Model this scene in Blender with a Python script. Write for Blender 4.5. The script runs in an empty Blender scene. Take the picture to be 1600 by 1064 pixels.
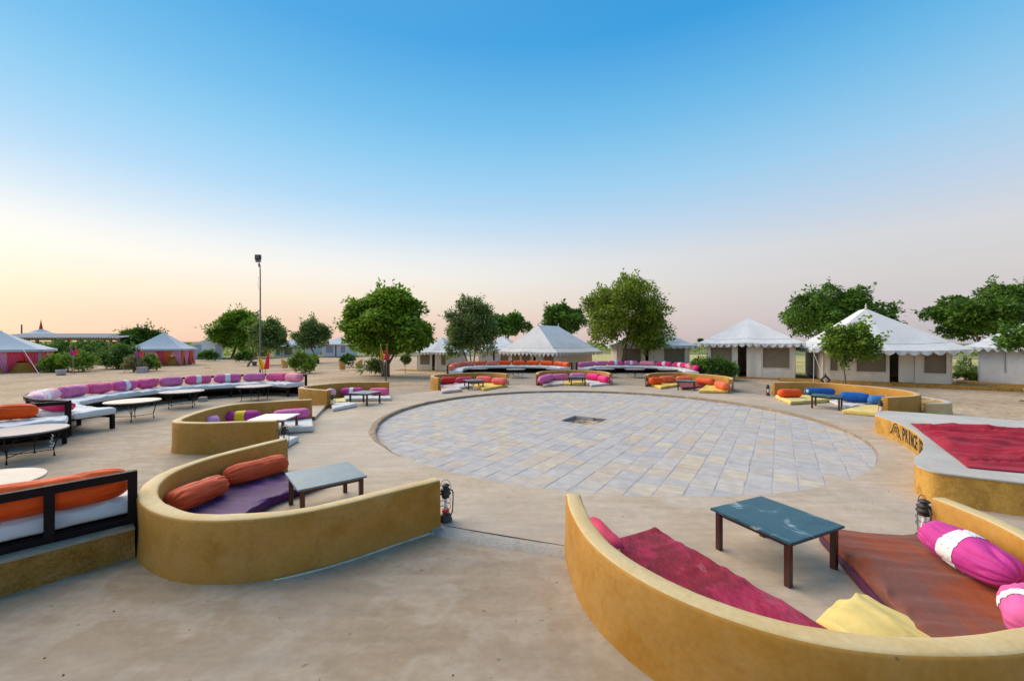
import bpy, bmesh, math, random
from mathutils import Vector, Matrix, noise
from mathutils.geometry import tessellate_polygon

S = bpy.context.scene
COL = S.collection
R = math.radians
H0, F, YH = 2.3, 620.0, 536.0            # eye height, focal length and horizon of the 1600 px photograph

# ------------------------------------------------------------------ camera, sky, sun, exposure
cam = bpy.data.cameras.new('camera'); cam_o = bpy.data.objects.new('camera', cam); COL.objects.link(cam_o)
cam_o.location = (0, 0, H0); cam_o.rotation_euler = (R(90), 0, 0)
cam.sensor_width = 36; cam.lens = 36 * F / 1600; cam.shift_y = 4.0 / 1600
cam.clip_start = 0.05; cam.clip_end = 4000
S.camera = cam_o

SUN_EL, SUN_AZ = 6.0, -66.0              # low sun, to the left of the view direction (+Y)
sd = Vector((math.sin(R(SUN_AZ)) * math.cos(R(SUN_EL)), math.cos(R(SUN_AZ)) * math.cos(R(SUN_EL)), math.sin(R(SUN_EL))))

def lin(c):
    return tuple(((x / 255) / 12.92 if x / 255 <= 0.04045 else ((x / 255 + 0.055) / 1.055) ** 2.4) for x in c)
def rgba(c): return (c[0], c[1], c[2], 1)
def hexl(*c): return rgba(lin(c))

world = bpy.data.worlds.new('World'); S.world = world; world.use_nodes = True
wn, wl = world.node_tree.nodes, world.node_tree.links
wn.clear()
out = wn.new('ShaderNodeOutputWorld'); bg = wn.new('ShaderNodeBackground'); wl.new(bg.outputs[0], out.inputs[0])
bg.inputs[1].default_value = 0.10
sky = wn.new('ShaderNodeTexSky'); sky.sky_type = 'NISHITA'; sky.sun_disc = False
sky.sun_elevation = R(SUN_EL); sky.sun_rotation = R(SUN_AZ); sky.altitude = 200; sky.dust_density = 1.5
tc = wn.new('ShaderNodeTexCoord'); sep = wn.new('ShaderNodeSeparateXYZ'); wl.new(tc.outputs['Generated'], sep.inputs[0])
def wmath(op, a, b=None):
    n = wn.new('ShaderNodeMath'); n.operation = op
    for i, v in enumerate((a, b)):
        if v is None: continue
        if isinstance(v, (int, float)): n.inputs[i].default_value = v
        else: wl.new(v, n.inputs[i])
    return n.outputs[0]
def wramp(src, pts):
    n = wn.new('ShaderNodeValToRGB'); e = n.color_ramp.elements; n.color_ramp.interpolation = 'EASE' if False else 'LINEAR'
    while len(e) < len(pts): e.new(0.5)
    for el, (p, c) in zip(e, pts): el.position = p; el.color = hexl(*c)
    wl.new(src, n.inputs[0]); return n.outputs[0]
zz = wmath('MAXIMUM', sep.outputs[2], 0.0)
RA = wramp(zz, [(0.0, (240, 203, 182)), (0.055, (247, 217, 194)), (0.105, (252, 236, 214)), (0.16, (251, 246, 237)), (0.2, (240, 243, 243)), (0.254, (212, 231, 246)), (0.32, (178, 218, 247)), (0.40, (148, 207, 243)), (0.48, (118, 192, 238)), (0.60, (80, 169, 229)), (1.0, (90, 152, 204))])
RB = wramp(zz, [(0.0, (188, 180, 188)), (0.06, (204, 196, 199)), (0.13, (212, 208, 208)), (0.20, (212, 214, 219)), (0.27, (190, 210, 231)), (0.36, (158, 205, 237)), (0.48, (112, 186, 232)), (0.60, (56, 156, 223)), (0.72, (42, 142, 214)), (1.0, (84, 148, 200))])
hl = wmath('POWER', wmath('ADD', wmath('MULTIPLY', sep.outputs[0], sep.outputs[0]), wmath('ADD', wmath('MULTIPLY', sep.outputs[1], sep.outputs[1]), 1e-5)), 0.5)
dt = wmath('DIVIDE', wmath('ADD', wmath('MULTIPLY', sep.outputs[0], math.sin(R(SUN_AZ))), wmath('MULTIPLY', sep.outputs[1], math.cos(R(SUN_AZ)))), hl)
az = wn.new('ShaderNodeMapRange'); az.interpolation_type = 'SMOOTHSTEP'
wl.new(dt, az.inputs[0]); az.inputs[1].default_value = -0.45; az.inputs[2].default_value = 1.05
m1 = wn.new('ShaderNodeMix'); m1.data_type = 'RGBA'; wl.new(az.outputs[0], m1.inputs[0]); wl.new(RB, m1.inputs[6]); wl.new(RA, m1.inputs[7])
sc_ = wn.new('ShaderNodeMix'); sc_.data_type = 'RGBA'; sc_.blend_type = 'MULTIPLY'; sc_.inputs[0].default_value = 1
SKYGAIN = 8.3
sc_.inputs[7].default_value = (SKYGAIN, SKYGAIN, SKYGAIN, 1); wl.new(m1.outputs[2], sc_.inputs[6])
m2 = wn.new('ShaderNodeMix'); m2.data_type = 'RGBA'; m2.inputs[0].default_value = 0.94
wl.new(sky.outputs[0], m2.inputs[6]); wl.new(sc_.outputs[2], m2.inputs[7]); wl.new(m2.outputs[2], bg.inputs[0])

sun = bpy.data.lights.new('sun', 'SUN'); sun.energy = 3.8; sun.angle = R(74); sun.color = (1.0, 0.83, 0.64)
sun_o = bpy.data.objects.new('sun', sun); COL.objects.link(sun_o)
SUNL = Vector((math.sin(R(-58)) * math.cos(R(40)), math.cos(R(-58)) * math.cos(R(40)), math.sin(R(40))))
sun_o.rotation_euler = SUNL.to_track_quat('Z', 'Y').to_euler(); sun_o.location = SUNL * 60

S.view_settings.view_transform = 'Standard'; S.view_settings.look = 'None'
S.view_settings.exposure = 0.35; S.view_settings.gamma = 1.0; S.view_settings.use_curve_mapping = False
S.cycles.max_bounces = 6; S.cycles.diffuse_bounces = 3; S.cycles.transparent_max_bounces = 8

# ------------------------------------------------------------------ geometry helpers
def W(px, py, z=0.0):
    d = (H0 - z) * F / (py - YH)
    return Vector(((px - 800) / F * d, d, z))
def D(px, d, z=0.0): return Vector(((px - 800) / F * d, d, z))     # a pixel column at a known distance
def zpx(py, d): return H0 - (py - YH) * d / F                       # height of a pixel row at a known distance
def sst(a, b, x):
    t = min(1, max(0, (x - a) / (b - a))); return t * t * (3 - 2 * t)
def sandz(x, y):
    back = sst(18, 40, y) * (1 - sst(3, 12, x)); left = sst(-13, -24, x)
    z = -0.16 - 0.32 * max(back, left) - 0.1 * sst(50, 90, math.hypot(x, y))
    z += 0.16 * sst(10, 16, x) * sst(14, 24, y)
    return z
def sandzn(x, y):
    return sandz(x, y) + 0.03 * noise.noise(Vector((x * .35, y * .35, 1))) + 0.012 * noise.noise(Vector((x * 1.7, y * 1.7, 4)))
def G(px, py):                                                      # a pixel on the sand
    z = -0.3
    for _ in range(8):
        p = W(px, py, z); z = sandz(p.x, p.y)
    return W(px, py, z)

def cat(pts, n):                                                    # smooth resample of a polyline, uniform in length
    pts = [Vector(p) for p in pts]
    P = [pts[0] * 2 - pts[1]] + pts + [pts[-1] * 2 - pts[-2]]
    dense = []
    for i in range(1, len(P) - 2):
        p0, p1, p2, p3 = P[i - 1], P[i], P[i + 1], P[i + 2]
        for k in range(14):
            t = k / 14
            dense.append(0.5 * ((2 * p1) + (p2 - p0) * t + (2 * p0 - 5 * p1 + 4 * p2 - p3) * t * t + (3 * p1 - p0 - 3 * p2 + p3) * t ** 3))
    dense.append(P[-2])
    return resample(dense, n)
def resample(d, n):
    d = [Vector(p) for p in d]
    L = [0]
    for a, b in zip(d, d[1:]): L.append(L[-1] + (b - a).length)
    res, j = [], 0
    for k in range(n):
        s = L[-1] * k / (n - 1)
        while j < len(L) - 2 and L[j + 1] < s: j += 1
        q = (s - L[j]) / max(1e-9, L[j + 1] - L[j]); res.append(d[j].lerp(d[j + 1], min(1, max(0, q))))
    return res
def smooth(pts, it=4):
    pts = [Vector(p) for p in pts]
    for _ in range(it):
        pts = [pts[0]] + [pts[i] * .5 + (pts[i - 1] + pts[i + 1]) * .25 for i in range(1, len(pts) - 1)] + [pts[-1]]
    return pts
def normals2(pts):
    ns = []
    for i in range(len(pts)):
        t = pts[min(i + 1, len(pts) - 1)] - pts[max(i - 1, 0)]; t.z = 0; t.normalize(); ns.append(Vector((-t.y, t.x, 0)))
    return ns
def offset2(pts, d): return [p + n * d for p, n in zip(pts, normals2(pts))]

ORG = {}
class MB:
    def __init__(s): s.v = []; s.f = []; s.m = []
    def add(s, vs, fs, mi=0):
        b = len(s.v); s.v += [Vector(v) for v in vs]; s.f += [tuple(i + b for i in f) for f in fs]; s.m += [mi] * len(fs)
    def box(s, c, size, rz=0, mi=0, M=None):
        x, y, z = size[0] / 2, size[1] / 2, size[2] / 2
        M = M or (Matrix.Translation(c) @ Matrix.Rotation(rz, 4, 'Z'))
        s.add([M @ Vector(p) for p in ((-x, -y, -z), (x, -y, -z), (x, y, -z), (-x, y, -z), (-x, -y, z), (x, -y, z), (x, y, z), (-x, y, z))],
              [(0, 3, 2, 1), (4, 5, 6, 7), (0, 1, 5, 4), (1, 2, 6, 5), (2, 3, 7, 6), (3, 0, 4, 7)], mi)
    def bar(s, a, b, w, h=None, mi=0):                               # square bar between two points
        a, b = Vector(a), Vector(b); h = h or w; t = (b - a).normalized()
        u = t.cross(Vector((0, 0, 1)));  u = u.normalized() if u.length > 1e-4 else Vector((1, 0, 0)); v = u.cross(t).normalized()
        vs = []
        for p in (a, b):
            for i, j in ((-1, -1), (1, -1), (1, 1), (-1, 1)): vs.append(p + u * (w / 2 * i) + v * (h / 2 * j))
        s.add(vs, [(3, 2, 1, 0), (4, 5, 6, 7), (0, 1, 5, 4), (1, 2, 6, 5), (2, 3, 7, 6), (3, 0, 4, 7)], mi)
    def tube(s, path, r, n=8, mi=0, cap=True):
        path = [Vector(p) for p in path]; b = len(s.v); k = len(path)
        for i, p in enumerate(path):
            t = (path[min(i + 1, k - 1)] - path[max(i - 1, 0)]).normalized()
            u = t.cross(Vector((0, 0, 1))); u = u.normalized() if u.length > 0.05 else Vector((1, 0, 0)); v = t.cross(u).normalized()
            rr = r[i] if isinstance(r, (list, tuple)) else r
            for j in range(n):
                a = 2 * math.pi * j / n; s.v.append(p + u * (rr * math.cos(a)) + v * (rr * math.sin(a)))
        for i in range(k - 1):
            for j in range(n):
                j2 = (j + 1) % n; s.f.append((b + i * n + j, b + i * n + j2, b + (i + 1) * n + j2, b + (i + 1) * n + j)); s.m.append(mi)
        if cap:
            s.f.append(tuple(b + j for j in range(n))[::-1]); s.m.append(mi)
            s.f.append(tuple(b + (k - 1) * n + j for j in range(n))); s.m.append(mi)
    def lathe(s, c, prof, n=20, mi=0):
        s.tubez([(Vector(c) + Vector((0, 0, z)), r) for r, z in prof], n, mi)
    def tubez(s, rings, n, mi):
        b = len(s.v)
        for c, r in rings:
            for j in range(n):
                a = 2 * math.pi * j / n; s.v.append(c + Vector((r * math.cos(a), r * math.sin(a), 0)))
        for i in range(len(rings) - 1):
            for j in range(n):
                j2 = (j + 1) % n; s.f.append((b + i * n + j, b + i * n + j2, b + (i + 1) * n + j2, b + (i + 1) * n + j)); s.m.append(mi)
        s.f.append(tuple(b + j for j in range(n))[::-1]); s.m.append(mi)
        s.f.append(tuple(b + (len(rings) - 1) * n + j for j in range(n))); s.m.append(mi)
    def prism(s, poly, z0, z1, mi=0, mside=None):
        n = len(poly); mside = mi if mside is None else mside
        vs = [Vector((p[0], p[1], z0)) for p in poly] + [Vector((p[0], p[1], z1)) for p in poly]
        tr = tessellate_polygon([[Vector((p[0], p[1], 0)) for p in poly]])
        area = sum(poly[i][0] * poly[(i + 1) % n][1] - poly[(i + 1) % n][0] * poly[i][1] for i in range(n))
        fs = []
        for a, b_, c in tr:
            A, B, C = vs[a], vs[b_], vs[c]
            if (B - A).cross(C - A).z < 0: b_, c = c, b_
            fs.append((a + n, b_ + n, c + n))
        s.add(vs, fs, mi)
        base = len(s.v) - 2 * n
        for i in range(n):
            j = (i + 1) % n
            q = (base + i, base + j, base + j + n, base + i + n)
            s.f.append(q if area > 0 else q[::-1]); s.m.append(mside)
    def sheet(s, rows, mi=0, closed=False):
        b = len(s.v); n = len(rows[0])
        for r in rows: s.v += [Vector(p) for p in r]
        for i in range(len(rows) - 1):
            for j in range(n if closed else n - 1):
                j2 = (j + 1) % n
                s.f.append((b + i * n + j, b + i * n + j2, b + (i + 1) * n + j2, b + (i + 1) * n + j)); s.m.append(mi)
    def build(s, name, mats, parent=None, sm=False, kind=None, origin=None):
        root = parent
        if parent is not None: o3 = ORG[parent.name]
        else: o3 = Vector(origin) if origin is not None else Vector((0, 0, 0))
        me = bpy.data.meshes.new(name); me.from_pydata([tuple(v - o3) for v in s.v], [], s.f)
        if not isinstance(mats, (list, tuple)): mats = [mats]
        for m in mats: me.materials.append(m)
        if len(mats) > 1: me.polygons.foreach_set('material_index', s.m)
        me.polygons.foreach_set('use_smooth', [sm] * len(me.polygons)); me.update()
        o = bpy.data.objects.new(name, me); COL.objects.link(o)
        if parent is not None: o.parent = parent
        else: o.location = o3
        ORG[o.name] = o3
        if kind: o['kind'] = kind
        return o
def thing(name, label, catg, loc, group=None):
    o = bpy.data.objects.new(name, None); COL.objects.link(o); o.location = loc; o.empty_display_size = .2
    o['label'] = label; o['category'] = catg
    if group: o['group'] = group
    ORG[o.name] = Vector(loc); return o
def tag(o, label, catg, group=None):
    o['label'] = label; o['category'] = catg
    if group: o['group'] = group
    return o
def dup(root, loc, rz, label, group=None):
    r = root.copy(); COL.objects.link(r); r.location = loc; r.rotation_euler = (0, 0, rz); r['label'] = label
    if group: r['group'] = group
    for ch in list(root.children):
        c = ch.copy(); COL.objects.link(c); c.parent = r
        for g in list(ch.children):
            d = g.copy(); COL.objects.link(d); d.parent = c
    return r

# ------------------------------------------------------------------ materials
def mat(name, cols, scale=4.0, rough=0.85, bump=0.0, bscale=60.0, detail=6, stretch=None, spec=0.3, coat=0, sheen=0, fine=0.0, bdist=0.01, trans=0.0, rnd=0.0, metal=0, dist=0.0, extra=None):
    m = bpy.data.materials.new(name); m.use_nodes = True
    n, l = m.node_tree.nodes, m.node_tree.links; b = n['Principled BSDF']
    b.inputs['Roughness'].default_value = rough; b.inputs['Specular IOR Level'].default_value = spec; b.inputs['Metallic'].default_value = metal
    if coat: b.inputs['Coat Weight'].default_value = coat
    if sheen: b.inputs['Sheen Weight'].default_value = sheen; b.inputs['Sheen Roughness'].default_value = .4
    t = n.new('ShaderNodeTexCoord'); vec = t.outputs['Object']
    if stretch:
        mp = n.new('ShaderNodeMapping'); mp.inputs['Scale'].default_value = stretch; l.new(vec, mp.inputs[0]); vec = mp.outputs[0]
    nz = n.new('ShaderNodeTexNoise'); nz.inputs['Scale'].default_value = scale; nz.inputs['Detail'].default_value = detail; nz.inputs['Roughness'].default_value = .6
    nz.inputs['Distortion'].default_value = dist
    l.new(vec, nz.inputs[0])
    rp = n.new('ShaderNodeValToRGB'); e = rp.color_ramp.elements
    while len(e) < len(cols): e.new(.5)
    for i, (el, c) in enumerate(zip(e, cols)):
        el.position = 0.28 + 0.44 * i / max(1, len(cols) - 1); el.color = rgba(c)
    l.new(nz.outputs[0], rp.inputs[0]); col = rp.outputs[0]
    if fine:
        n2 = n.new('ShaderNodeTexNoise'); n2.inputs['Scale'].default_value = scale * 14; n2.inputs['Detail'].default_value = 4; l.new(vec, n2.inputs[0])
        mr = n.new('ShaderNodeMapRange'); mr.inputs[1].default_value = .25; mr.inputs[2].default_value = .75; mr.inputs[3].default_value = 1 - fine; mr.inputs[4].default_value = 1 + fine; l.new(n2.outputs[0], mr.inputs[0])
        mx = n.new('ShaderNodeMix'); mx.data_type = 'RGBA'; mx.blend_type = 'MULTIPLY'; mx.inputs[0].default_value = 1; l.new(col, mx.inputs[6]); l.new(mr.outputs[0], mx.inputs[7]); col = mx.outputs[2]
    if rnd:
        oi = n.new('ShaderNodeObjectInfo'); hs = n.new('ShaderNodeHueSaturation')
        mr = n.new('ShaderNodeMapRange'); mr.inputs[3].default_value = 1 - rnd; mr.inputs[4].default_value = 1 + rnd; l.new(oi.outputs['Random'], mr.inputs[0])
        l.new(mr.outputs[0], hs.inputs['Value']); l.new(col, hs.inputs['Color']); col = hs.outputs[0]
    if extra: col = extra(n, l, t, col)
    l.new(col, b.inputs['Base Color'])
    if bump:
        n3 = n.new('ShaderNodeTexNoise'); n3.inputs['Scale'].default_value = bscale; n3.inputs['Detail'].default_value = 8; n3.inputs['Roughness'].default_value = .6; l.new(vec, n3.inputs[0])
        bp = n.new('ShaderNodeBump'); bp.inputs['Strength'].default_value = bump; bp.inputs['Distance'].default_value = bdist; l.new(n3.outputs[0], bp.inputs['Height']); l.new(bp.outputs[0], b.inputs['Normal'])
    if trans:
        tr = n.new('ShaderNodeBsdfTranslucent'); l.new(col, tr.inputs[0]); ms = n.new('ShaderNodeMixShader'); ms.inputs[0].default_value = trans
        l.new(b.outputs[0], ms.inputs[1]); l.new(tr.outputs[0], ms.inputs[2]); l.new(ms.outputs[0], n['Material Output'].inputs[0])
    return m
def vor_spots(scale, thr, colr, amt=.8):
    def f(n, l, t, col):
        v = n.new('ShaderNodeTexVoronoi'); v.inputs['Scale'].default_value = scale; l.new(t.outputs['Object'], v.inputs[0])
        mr = n.new('ShaderNodeMapRange'); mr.inputs[1].default_value = thr; mr.inputs[2].default_value = thr * .6; mr.inputs[3].default_value = 0; mr.inputs[4].default_value = amt; l.new(v.outputs['Distance'], mr.inputs[0])
        mx = n.new('ShaderNodeMix'); mx.data_type = 'RGBA'; l.new(mr.outputs[0], mx.inputs[0]); l.new(col, mx.inputs[6]); mx.inputs[7].default_value = rgba(colr); return mx.outputs[2]
    return f
def veins(scale, colr, w=.03, amt=.8):
    def f(n, l, t, col):
        nz = n.new('ShaderNodeTexNoise'); nz.inputs['Scale'].default_value = scale; nz.inputs['Detail'].default_value = 5; nz.inputs['Distortion'].default_value = 1.2; l.new(t.outputs['Object'], nz.inputs[0])
        a = n.new('ShaderNodeMath'); a.operation = 'SUBTRACT'; l.new(nz.outputs[0], a.inputs[0]); a.inputs[1].default_value = .5
        b = n.new('ShaderNodeMath'); b.operation = 'ABSOLUTE'; l.new(a.outputs[0], b.inputs[0])
        mr = n.new('ShaderNodeMapRange'); mr.inputs[1].default_value = 0; mr.inputs[2].default_value = w; mr.inputs[3].default_value = 1; mr.inputs[4].default_value = 0; l.new(b.outputs[0], mr.inputs[0])
        n2 = n.new('ShaderNodeTexNoise'); n2.inputs['Scale'].default_value = scale * .8; l.new(t.outputs['Object'], n2.inputs[0])
        m2_ = n.new('ShaderNodeMapRange'); m2_.inputs[1].default_value = .5; m2_.inputs[2].default_value = .68; m2_.inputs[4].default_value = amt; l.new(n2.outputs[0], m2_.inputs[0])
        ml = n.new('ShaderNodeMath'); ml.operation = 'MULTIPLY'; l.new(mr.outputs[0], ml.inputs[0]); l.new(m2_.outputs[0], ml.inputs[1])
        mx = n.new('ShaderNodeMix'); mx.data_type = 'RGBA'; l.new(ml.outputs[0], mx.inputs[0]); l.new(col, mx.inputs[6]); mx.inputs[7].default_value = rgba(colr); return mx.outputs[2]
    return f
def vor_none(n, l, t, col):                                          # brushed-on streaks, dark specks and hairline cracks of worn cement
    mp = n.new('ShaderNodeMapping'); mp.inputs['Rotation'].default_value = (0, 0, .5); mp.inputs['Scale'].default_value = (.5, 3.2, 1); l.new(t.outputs['Object'], mp.inputs[0])
    nz = n.new('ShaderNodeTexNoise'); nz.inputs['Scale'].default_value = 1.6; nz.inputs['Detail'].default_value = 9; nz.inputs['Roughness'].default_value = .7; l.new(mp.outputs[0], nz.inputs[0])
    mr = n.new('ShaderNodeMapRange'); mr.inputs[1].default_value = .3; mr.inputs[2].default_value = .7; mr.inputs[3].default_value = .84; mr.inputs[4].default_value = 1.14; l.new(nz.outputs[0], mr.inputs[0])
    mx = n.new('ShaderNodeMix'); mx.data_type = 'RGBA'; mx.blend_type = 'MULTIPLY'; mx.inputs[0].default_value = 1; l.new(col, mx.inputs[6]); l.new(mr.outputs[0], mx.inputs[7])
    n2 = n.new('ShaderNodeTexNoise'); n2.inputs['Scale'].default_value = .33; n2.inputs['Detail'].default_value = 6; l.new(t.outputs['Object'], n2.inputs[0])
    m2_ = n.new('ShaderNodeMapRange'); m2_.inputs[1].default_value = .46; m2_.inputs[2].default_value = .62; m2_.inputs[4].default_value = .38; l.new(n2.outputs[0], m2_.inputs[0])
    m3 = n.new('ShaderNodeMix'); m3.data_type = 'RGBA'; l.new(m2_.outputs[0], m3.inputs[0]); l.new(mx.outputs[2], m3.inputs[6]); m3.inputs[7].default_value = (.335, .295, .26, 1)
    v = n.new('ShaderNodeTexVoronoi'); v.feature = 'DISTANCE_TO_EDGE'; v.inputs['Scale'].default_value = .55
    nd = n.new('ShaderNodeTexNoise'); nd.inputs['Scale'].default_value = 2.5; nd.inputs['Detail'].default_value = 6; l.new(t.outputs['Object'], nd.inputs[0])
    va = n.new('ShaderNodeVectorMath'); va.operation = 'MULTIPLY_ADD'; va.inputs[1].default_value = (.55, .55, .55); l.new(nd.outputs['Color'], va.inputs[0]); l.new(t.outputs['Object'], va.inputs[2]); l.new(va.outputs[0], v.inputs[0])
    mc = n.new('ShaderNodeMapRange'); mc.inputs[1].default_value = 0; mc.inputs[2].default_value = .0045; mc.inputs[3].default_value = .55; mc.inputs[4].default_value = 0; l.new(v.outputs['Distance'], mc.inputs[0])
    mk = n.new('ShaderNodeMath'); mk.operation = 'MULTIPLY'; l.new(mc.outputs[0], mk.inputs[0]); l.new(m2_.outputs[0], mk.inputs[1])
    m4 = n.new('ShaderNodeMix'); m4.data_type = 'RGBA'; l.new(mk.outputs[0], m4.inputs[0]); l.new(m3.outputs[2], m4.inputs[6]); m4.inputs[7].default_value = (.12, .09, .065, 1)
    vs = n.new('ShaderNodeTexVoronoi'); vs.inputs['Scale'].default_value = 5.5; l.new(va.outputs[0], vs.inputs[0])
    ms = n.new('ShaderNodeMapRange'); ms.inputs[1].default_value = .06; ms.inputs[2].default_value = .03; ms.inputs[3].default_value = 0; ms.inputs[4].default_value = .6; l.new(vs.outputs['Distance'], ms.inputs[0])
    m5 = n.new('ShaderNodeMix'); m5.data_type = 'RGBA'; l.new(ms.outputs[0], m5.inputs[0]); l.new(m4.outputs[2], m5.inputs[6]); m5.inputs[7].default_value = (.17, .125, .085, 1)
    return m5.outputs[2]
def plaster_marks(n, l, t, col):                                     # scuffs, chips and drips on painted mud plaster
    nz = n.new('ShaderNodeTexNoise'); nz.inputs['Scale'].default_value = 2.2; nz.inputs['Detail'].default_value = 12; nz.inputs['Roughness'].default_value = .72; l.new(t.outputs['Object'], nz.inputs[0])
    mr = n.new('ShaderNodeMapRange'); mr.inputs[1].default_value = .52; mr.inputs[2].default_value = .66; mr.inputs[4].default_value = .5; l.new(nz.outputs[0], mr.inputs[0])
    m1_ = n.new('ShaderNodeMix'); m1_.data_type = 'RGBA'; l.new(mr.outputs[0], m1_.inputs[0]); l.new(col, m1_.inputs[6]); m1_.inputs[7].default_value = (.47, .275, .09, 1)
    v = n.new('ShaderNodeTexVoronoi'); v.inputs['Scale'].default_value = 4.2; l.new(t.outputs['Object'], v.inputs[0])
    ms = n.new('ShaderNodeMapRange'); ms.inputs[1].default_value = .055; ms.inputs[2].default_value = .02; ms.inputs[3].default_value = 0; ms.inputs[4].default_value = .8; l.new(v.outputs['Distance'], ms.inputs[0])
    m2_ = n.new('ShaderNodeMix'); m2_.data_type = 'RGBA'; l.new(ms.outputs[0], m2_.inputs[0]); l.new(m1_.outputs[2], m2_.inputs[6]); m2_.inputs[7].default_value = (.16, .085, .025, 1)
    vc = n.new('ShaderNodeTexVoronoi'); vc.feature = 'DISTANCE_TO_EDGE'; vc.inputs['Scale'].default_value = 1.1
    va = n.new('ShaderNodeVectorMath'); va.operation = 'MULTIPLY_ADD'; va.inputs[1].default_value = (.5, .5, .5); l.new(nz.outputs['Color'], va.inputs[0]); l.new(t.outputs['Object'], va.inputs[2]); l.new(va.outputs[0], vc.inputs[0])
    mc = n.new('ShaderNodeMapRange'); mc.inputs[1].default_value = 0; mc.inputs[2].default_value = .006; mc.inputs[3].default_value = .5; mc.inputs[4].default_value = 0; l.new(vc.outputs['Distance'], mc.inputs[0])
    n2 = n.new('ShaderNodeTexNoise'); n2.inputs['Scale'].default_value = .9; l.new(t.outputs['Object'], n2.inputs[0])
    mk = n.new('ShaderNodeMapRange'); mk.inputs[1].default_value = .5; mk.inputs[2].default_value = .6; l.new(n2.outputs[0], mk.inputs[0])
    mm = n.new('ShaderNodeMath'); mm.operation = 'MULTIPLY'; l.new(mc.outputs[0], mm.inputs[0]); l.new(mk.outputs[0], mm.inputs[1])
    m3 = n.new('ShaderNodeMix'); m3.data_type = 'RGBA'; l.new(mm.outputs[0], m3.inputs[0]); l.new(m2_.outputs[2], m3.inputs[6]); m3.inputs[7].default_value = (.17, .09, .03, 1)
    return m3.outputs[2]
def leafmat(name, dark, light, trans=.35):
    m = bpy.data.materials.new(name); m.use_nodes = True; n, l = m.node_tree.nodes, m.node_tree.links; b = n['Principled BSDF']
    b.inputs['Roughness'].default_value = .55; b.inputs['Specular IOR Level'].default_value = .25
    g = n.new('ShaderNodeNewGeometry'); t = n.new('ShaderNodeTexCoord'); nz = n.new('ShaderNodeTexNoise'); nz.inputs['Scale'].default_value = .9; nz.inputs['Detail'].default_value = 3; l.new(t.outputs['Object'], nz.inputs[0])
    a = n.new('ShaderNodeMath'); a.operation = 'MULTIPLY_ADD'; a.inputs[1].default_value = .55; l.new(g.outputs['Random Per Island'], a.inputs[0])
    s = n.new('ShaderNodeMapRange'); s.inputs[1].default_value = .3; s.inputs[2].default_value = .7; s.inputs[3].default_value = 0; s.inputs[4].default_value = .6; l.new(nz.outputs[0], s.inputs[0]); l.new(s.outputs[0], a.inputs[2])
    rp = n.new('ShaderNodeValToRGB'); rp.color_ramp.elements[0].color = rgba(dark); rp.color_ramp.elements[1].color = rgba(light); l.new(a.outputs[0], rp.inputs[0])
    l.new(rp.outputs[0], b.inputs['Base Color'])
    tr = n.new('ShaderNodeBsdfTranslucent'); l.new(rp.outputs[0], tr.inputs[0]); ms = n.new('ShaderNodeMixShader'); ms.inputs[0].default_value = trans
    l.new(b.outputs[0], ms.inputs[1]); l.new(tr.outputs[0], ms.inputs[2]); l.new(ms.outputs[0], n['Material Output'].inputs[0]); return m

def cloth(name, c, v=.18, **k):
    d = tuple(x * (1 - v) for x in c); u = tuple(min(1, x * (1 + v)) for x in c)
    a = dict(scale=5, rough=.55, bump=.25, bscale=120, bdist=.002, spec=.35, sheen=.06); a.update(k)
    return mat(name, [d, c, u], **a)

M = {}
M['sand'] = mat('sand', [(.36, .255, .16), (.46, .335, .22), (.53, .40, .275)], scale=.35, rough=.95, bump=1.0, bscale=2.6, bdist=.12, fine=.22, detail=9, spec=.1)
M['field'] = mat('dry_grass_field', [(.34, .30, .12), (.46, .42, .18), (.38, .36, .14)], scale=.5, rough=.95, bump=.5, bscale=6, bdist=.2, fine=.3, detail=9, spec=.05)
M['scrub'] = mat('scrub_hill', [(.36, .28, .18), (.20, .21, .10), (.10, .13, .06)], scale=.09, rough=.95, detail=10, fine=.35, spec=.05)
M['conc_out'] = mat('outer_concrete', [(.28, .205, .130), (.33, .25, .165), (.30, .22, .142), (.36, .285, .205), (.315, .235, .155), (.35, .27, .185)], scale=1.15, rough=.72, bump=.25, bscale=24, bdist=.006, fine=.09, detail=12, stretch=(1, 1.25, 1), spec=.25, dist=.15, extra=vor_none)
M['conc_in'] = mat('ring_concrete', [(.40, .295, .195), (.50, .40, .30), (.44, .335, .23), (.54, .465, .38)], scale=.55, rough=.68, bump=.22, bscale=22, bdist=.005, fine=.08, detail=10, spec=.25, dist=.2, extra=vor_none)
M['kerb'] = mat('grey_kerb', [(.30, .28, .25), (.38, .34, .29), (.22, .19, .15)], scale=5, rough=.85, bump=.5, bscale=40, fine=.2, detail=8)
M['lip'] = mat('lip_cement', [(.36, .26, .17), (.25, .18, .12), (.44, .33, .22)], scale=3, rough=.9, bump=.6, bscale=30, fine=.2)
M['mortar'] = mat('mortar', [(.36, .335, .345), (.44, .40, .40)], scale=3, rough=.95, bump=.6, bscale=80, fine=.15)
M['pit'] = mat('pit_sand', [(.26, .18, .10), (.34, .25, .15), (.07, .055, .04), (.30, .22, .13)], scale=7, rough=1, bump=1, bscale=18, bdist=.05, fine=.3)
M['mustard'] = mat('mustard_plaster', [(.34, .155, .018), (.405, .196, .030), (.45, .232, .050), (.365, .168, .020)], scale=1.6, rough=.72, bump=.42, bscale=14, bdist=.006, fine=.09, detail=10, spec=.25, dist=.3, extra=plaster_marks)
M['mustard_top'] = mat('worn_skylit_plaster_top', [(.48, .32, .12), (.56, .40, .18), (.60, .46, .24), (.50, .35, .14)], scale=1.8, rough=.7, bump=.3, bscale=22, bdist=.006, fine=.08, detail=9, dist=.5)  # worn plaster; sky light falling on the wall tops is also painted into this paler colour
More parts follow.
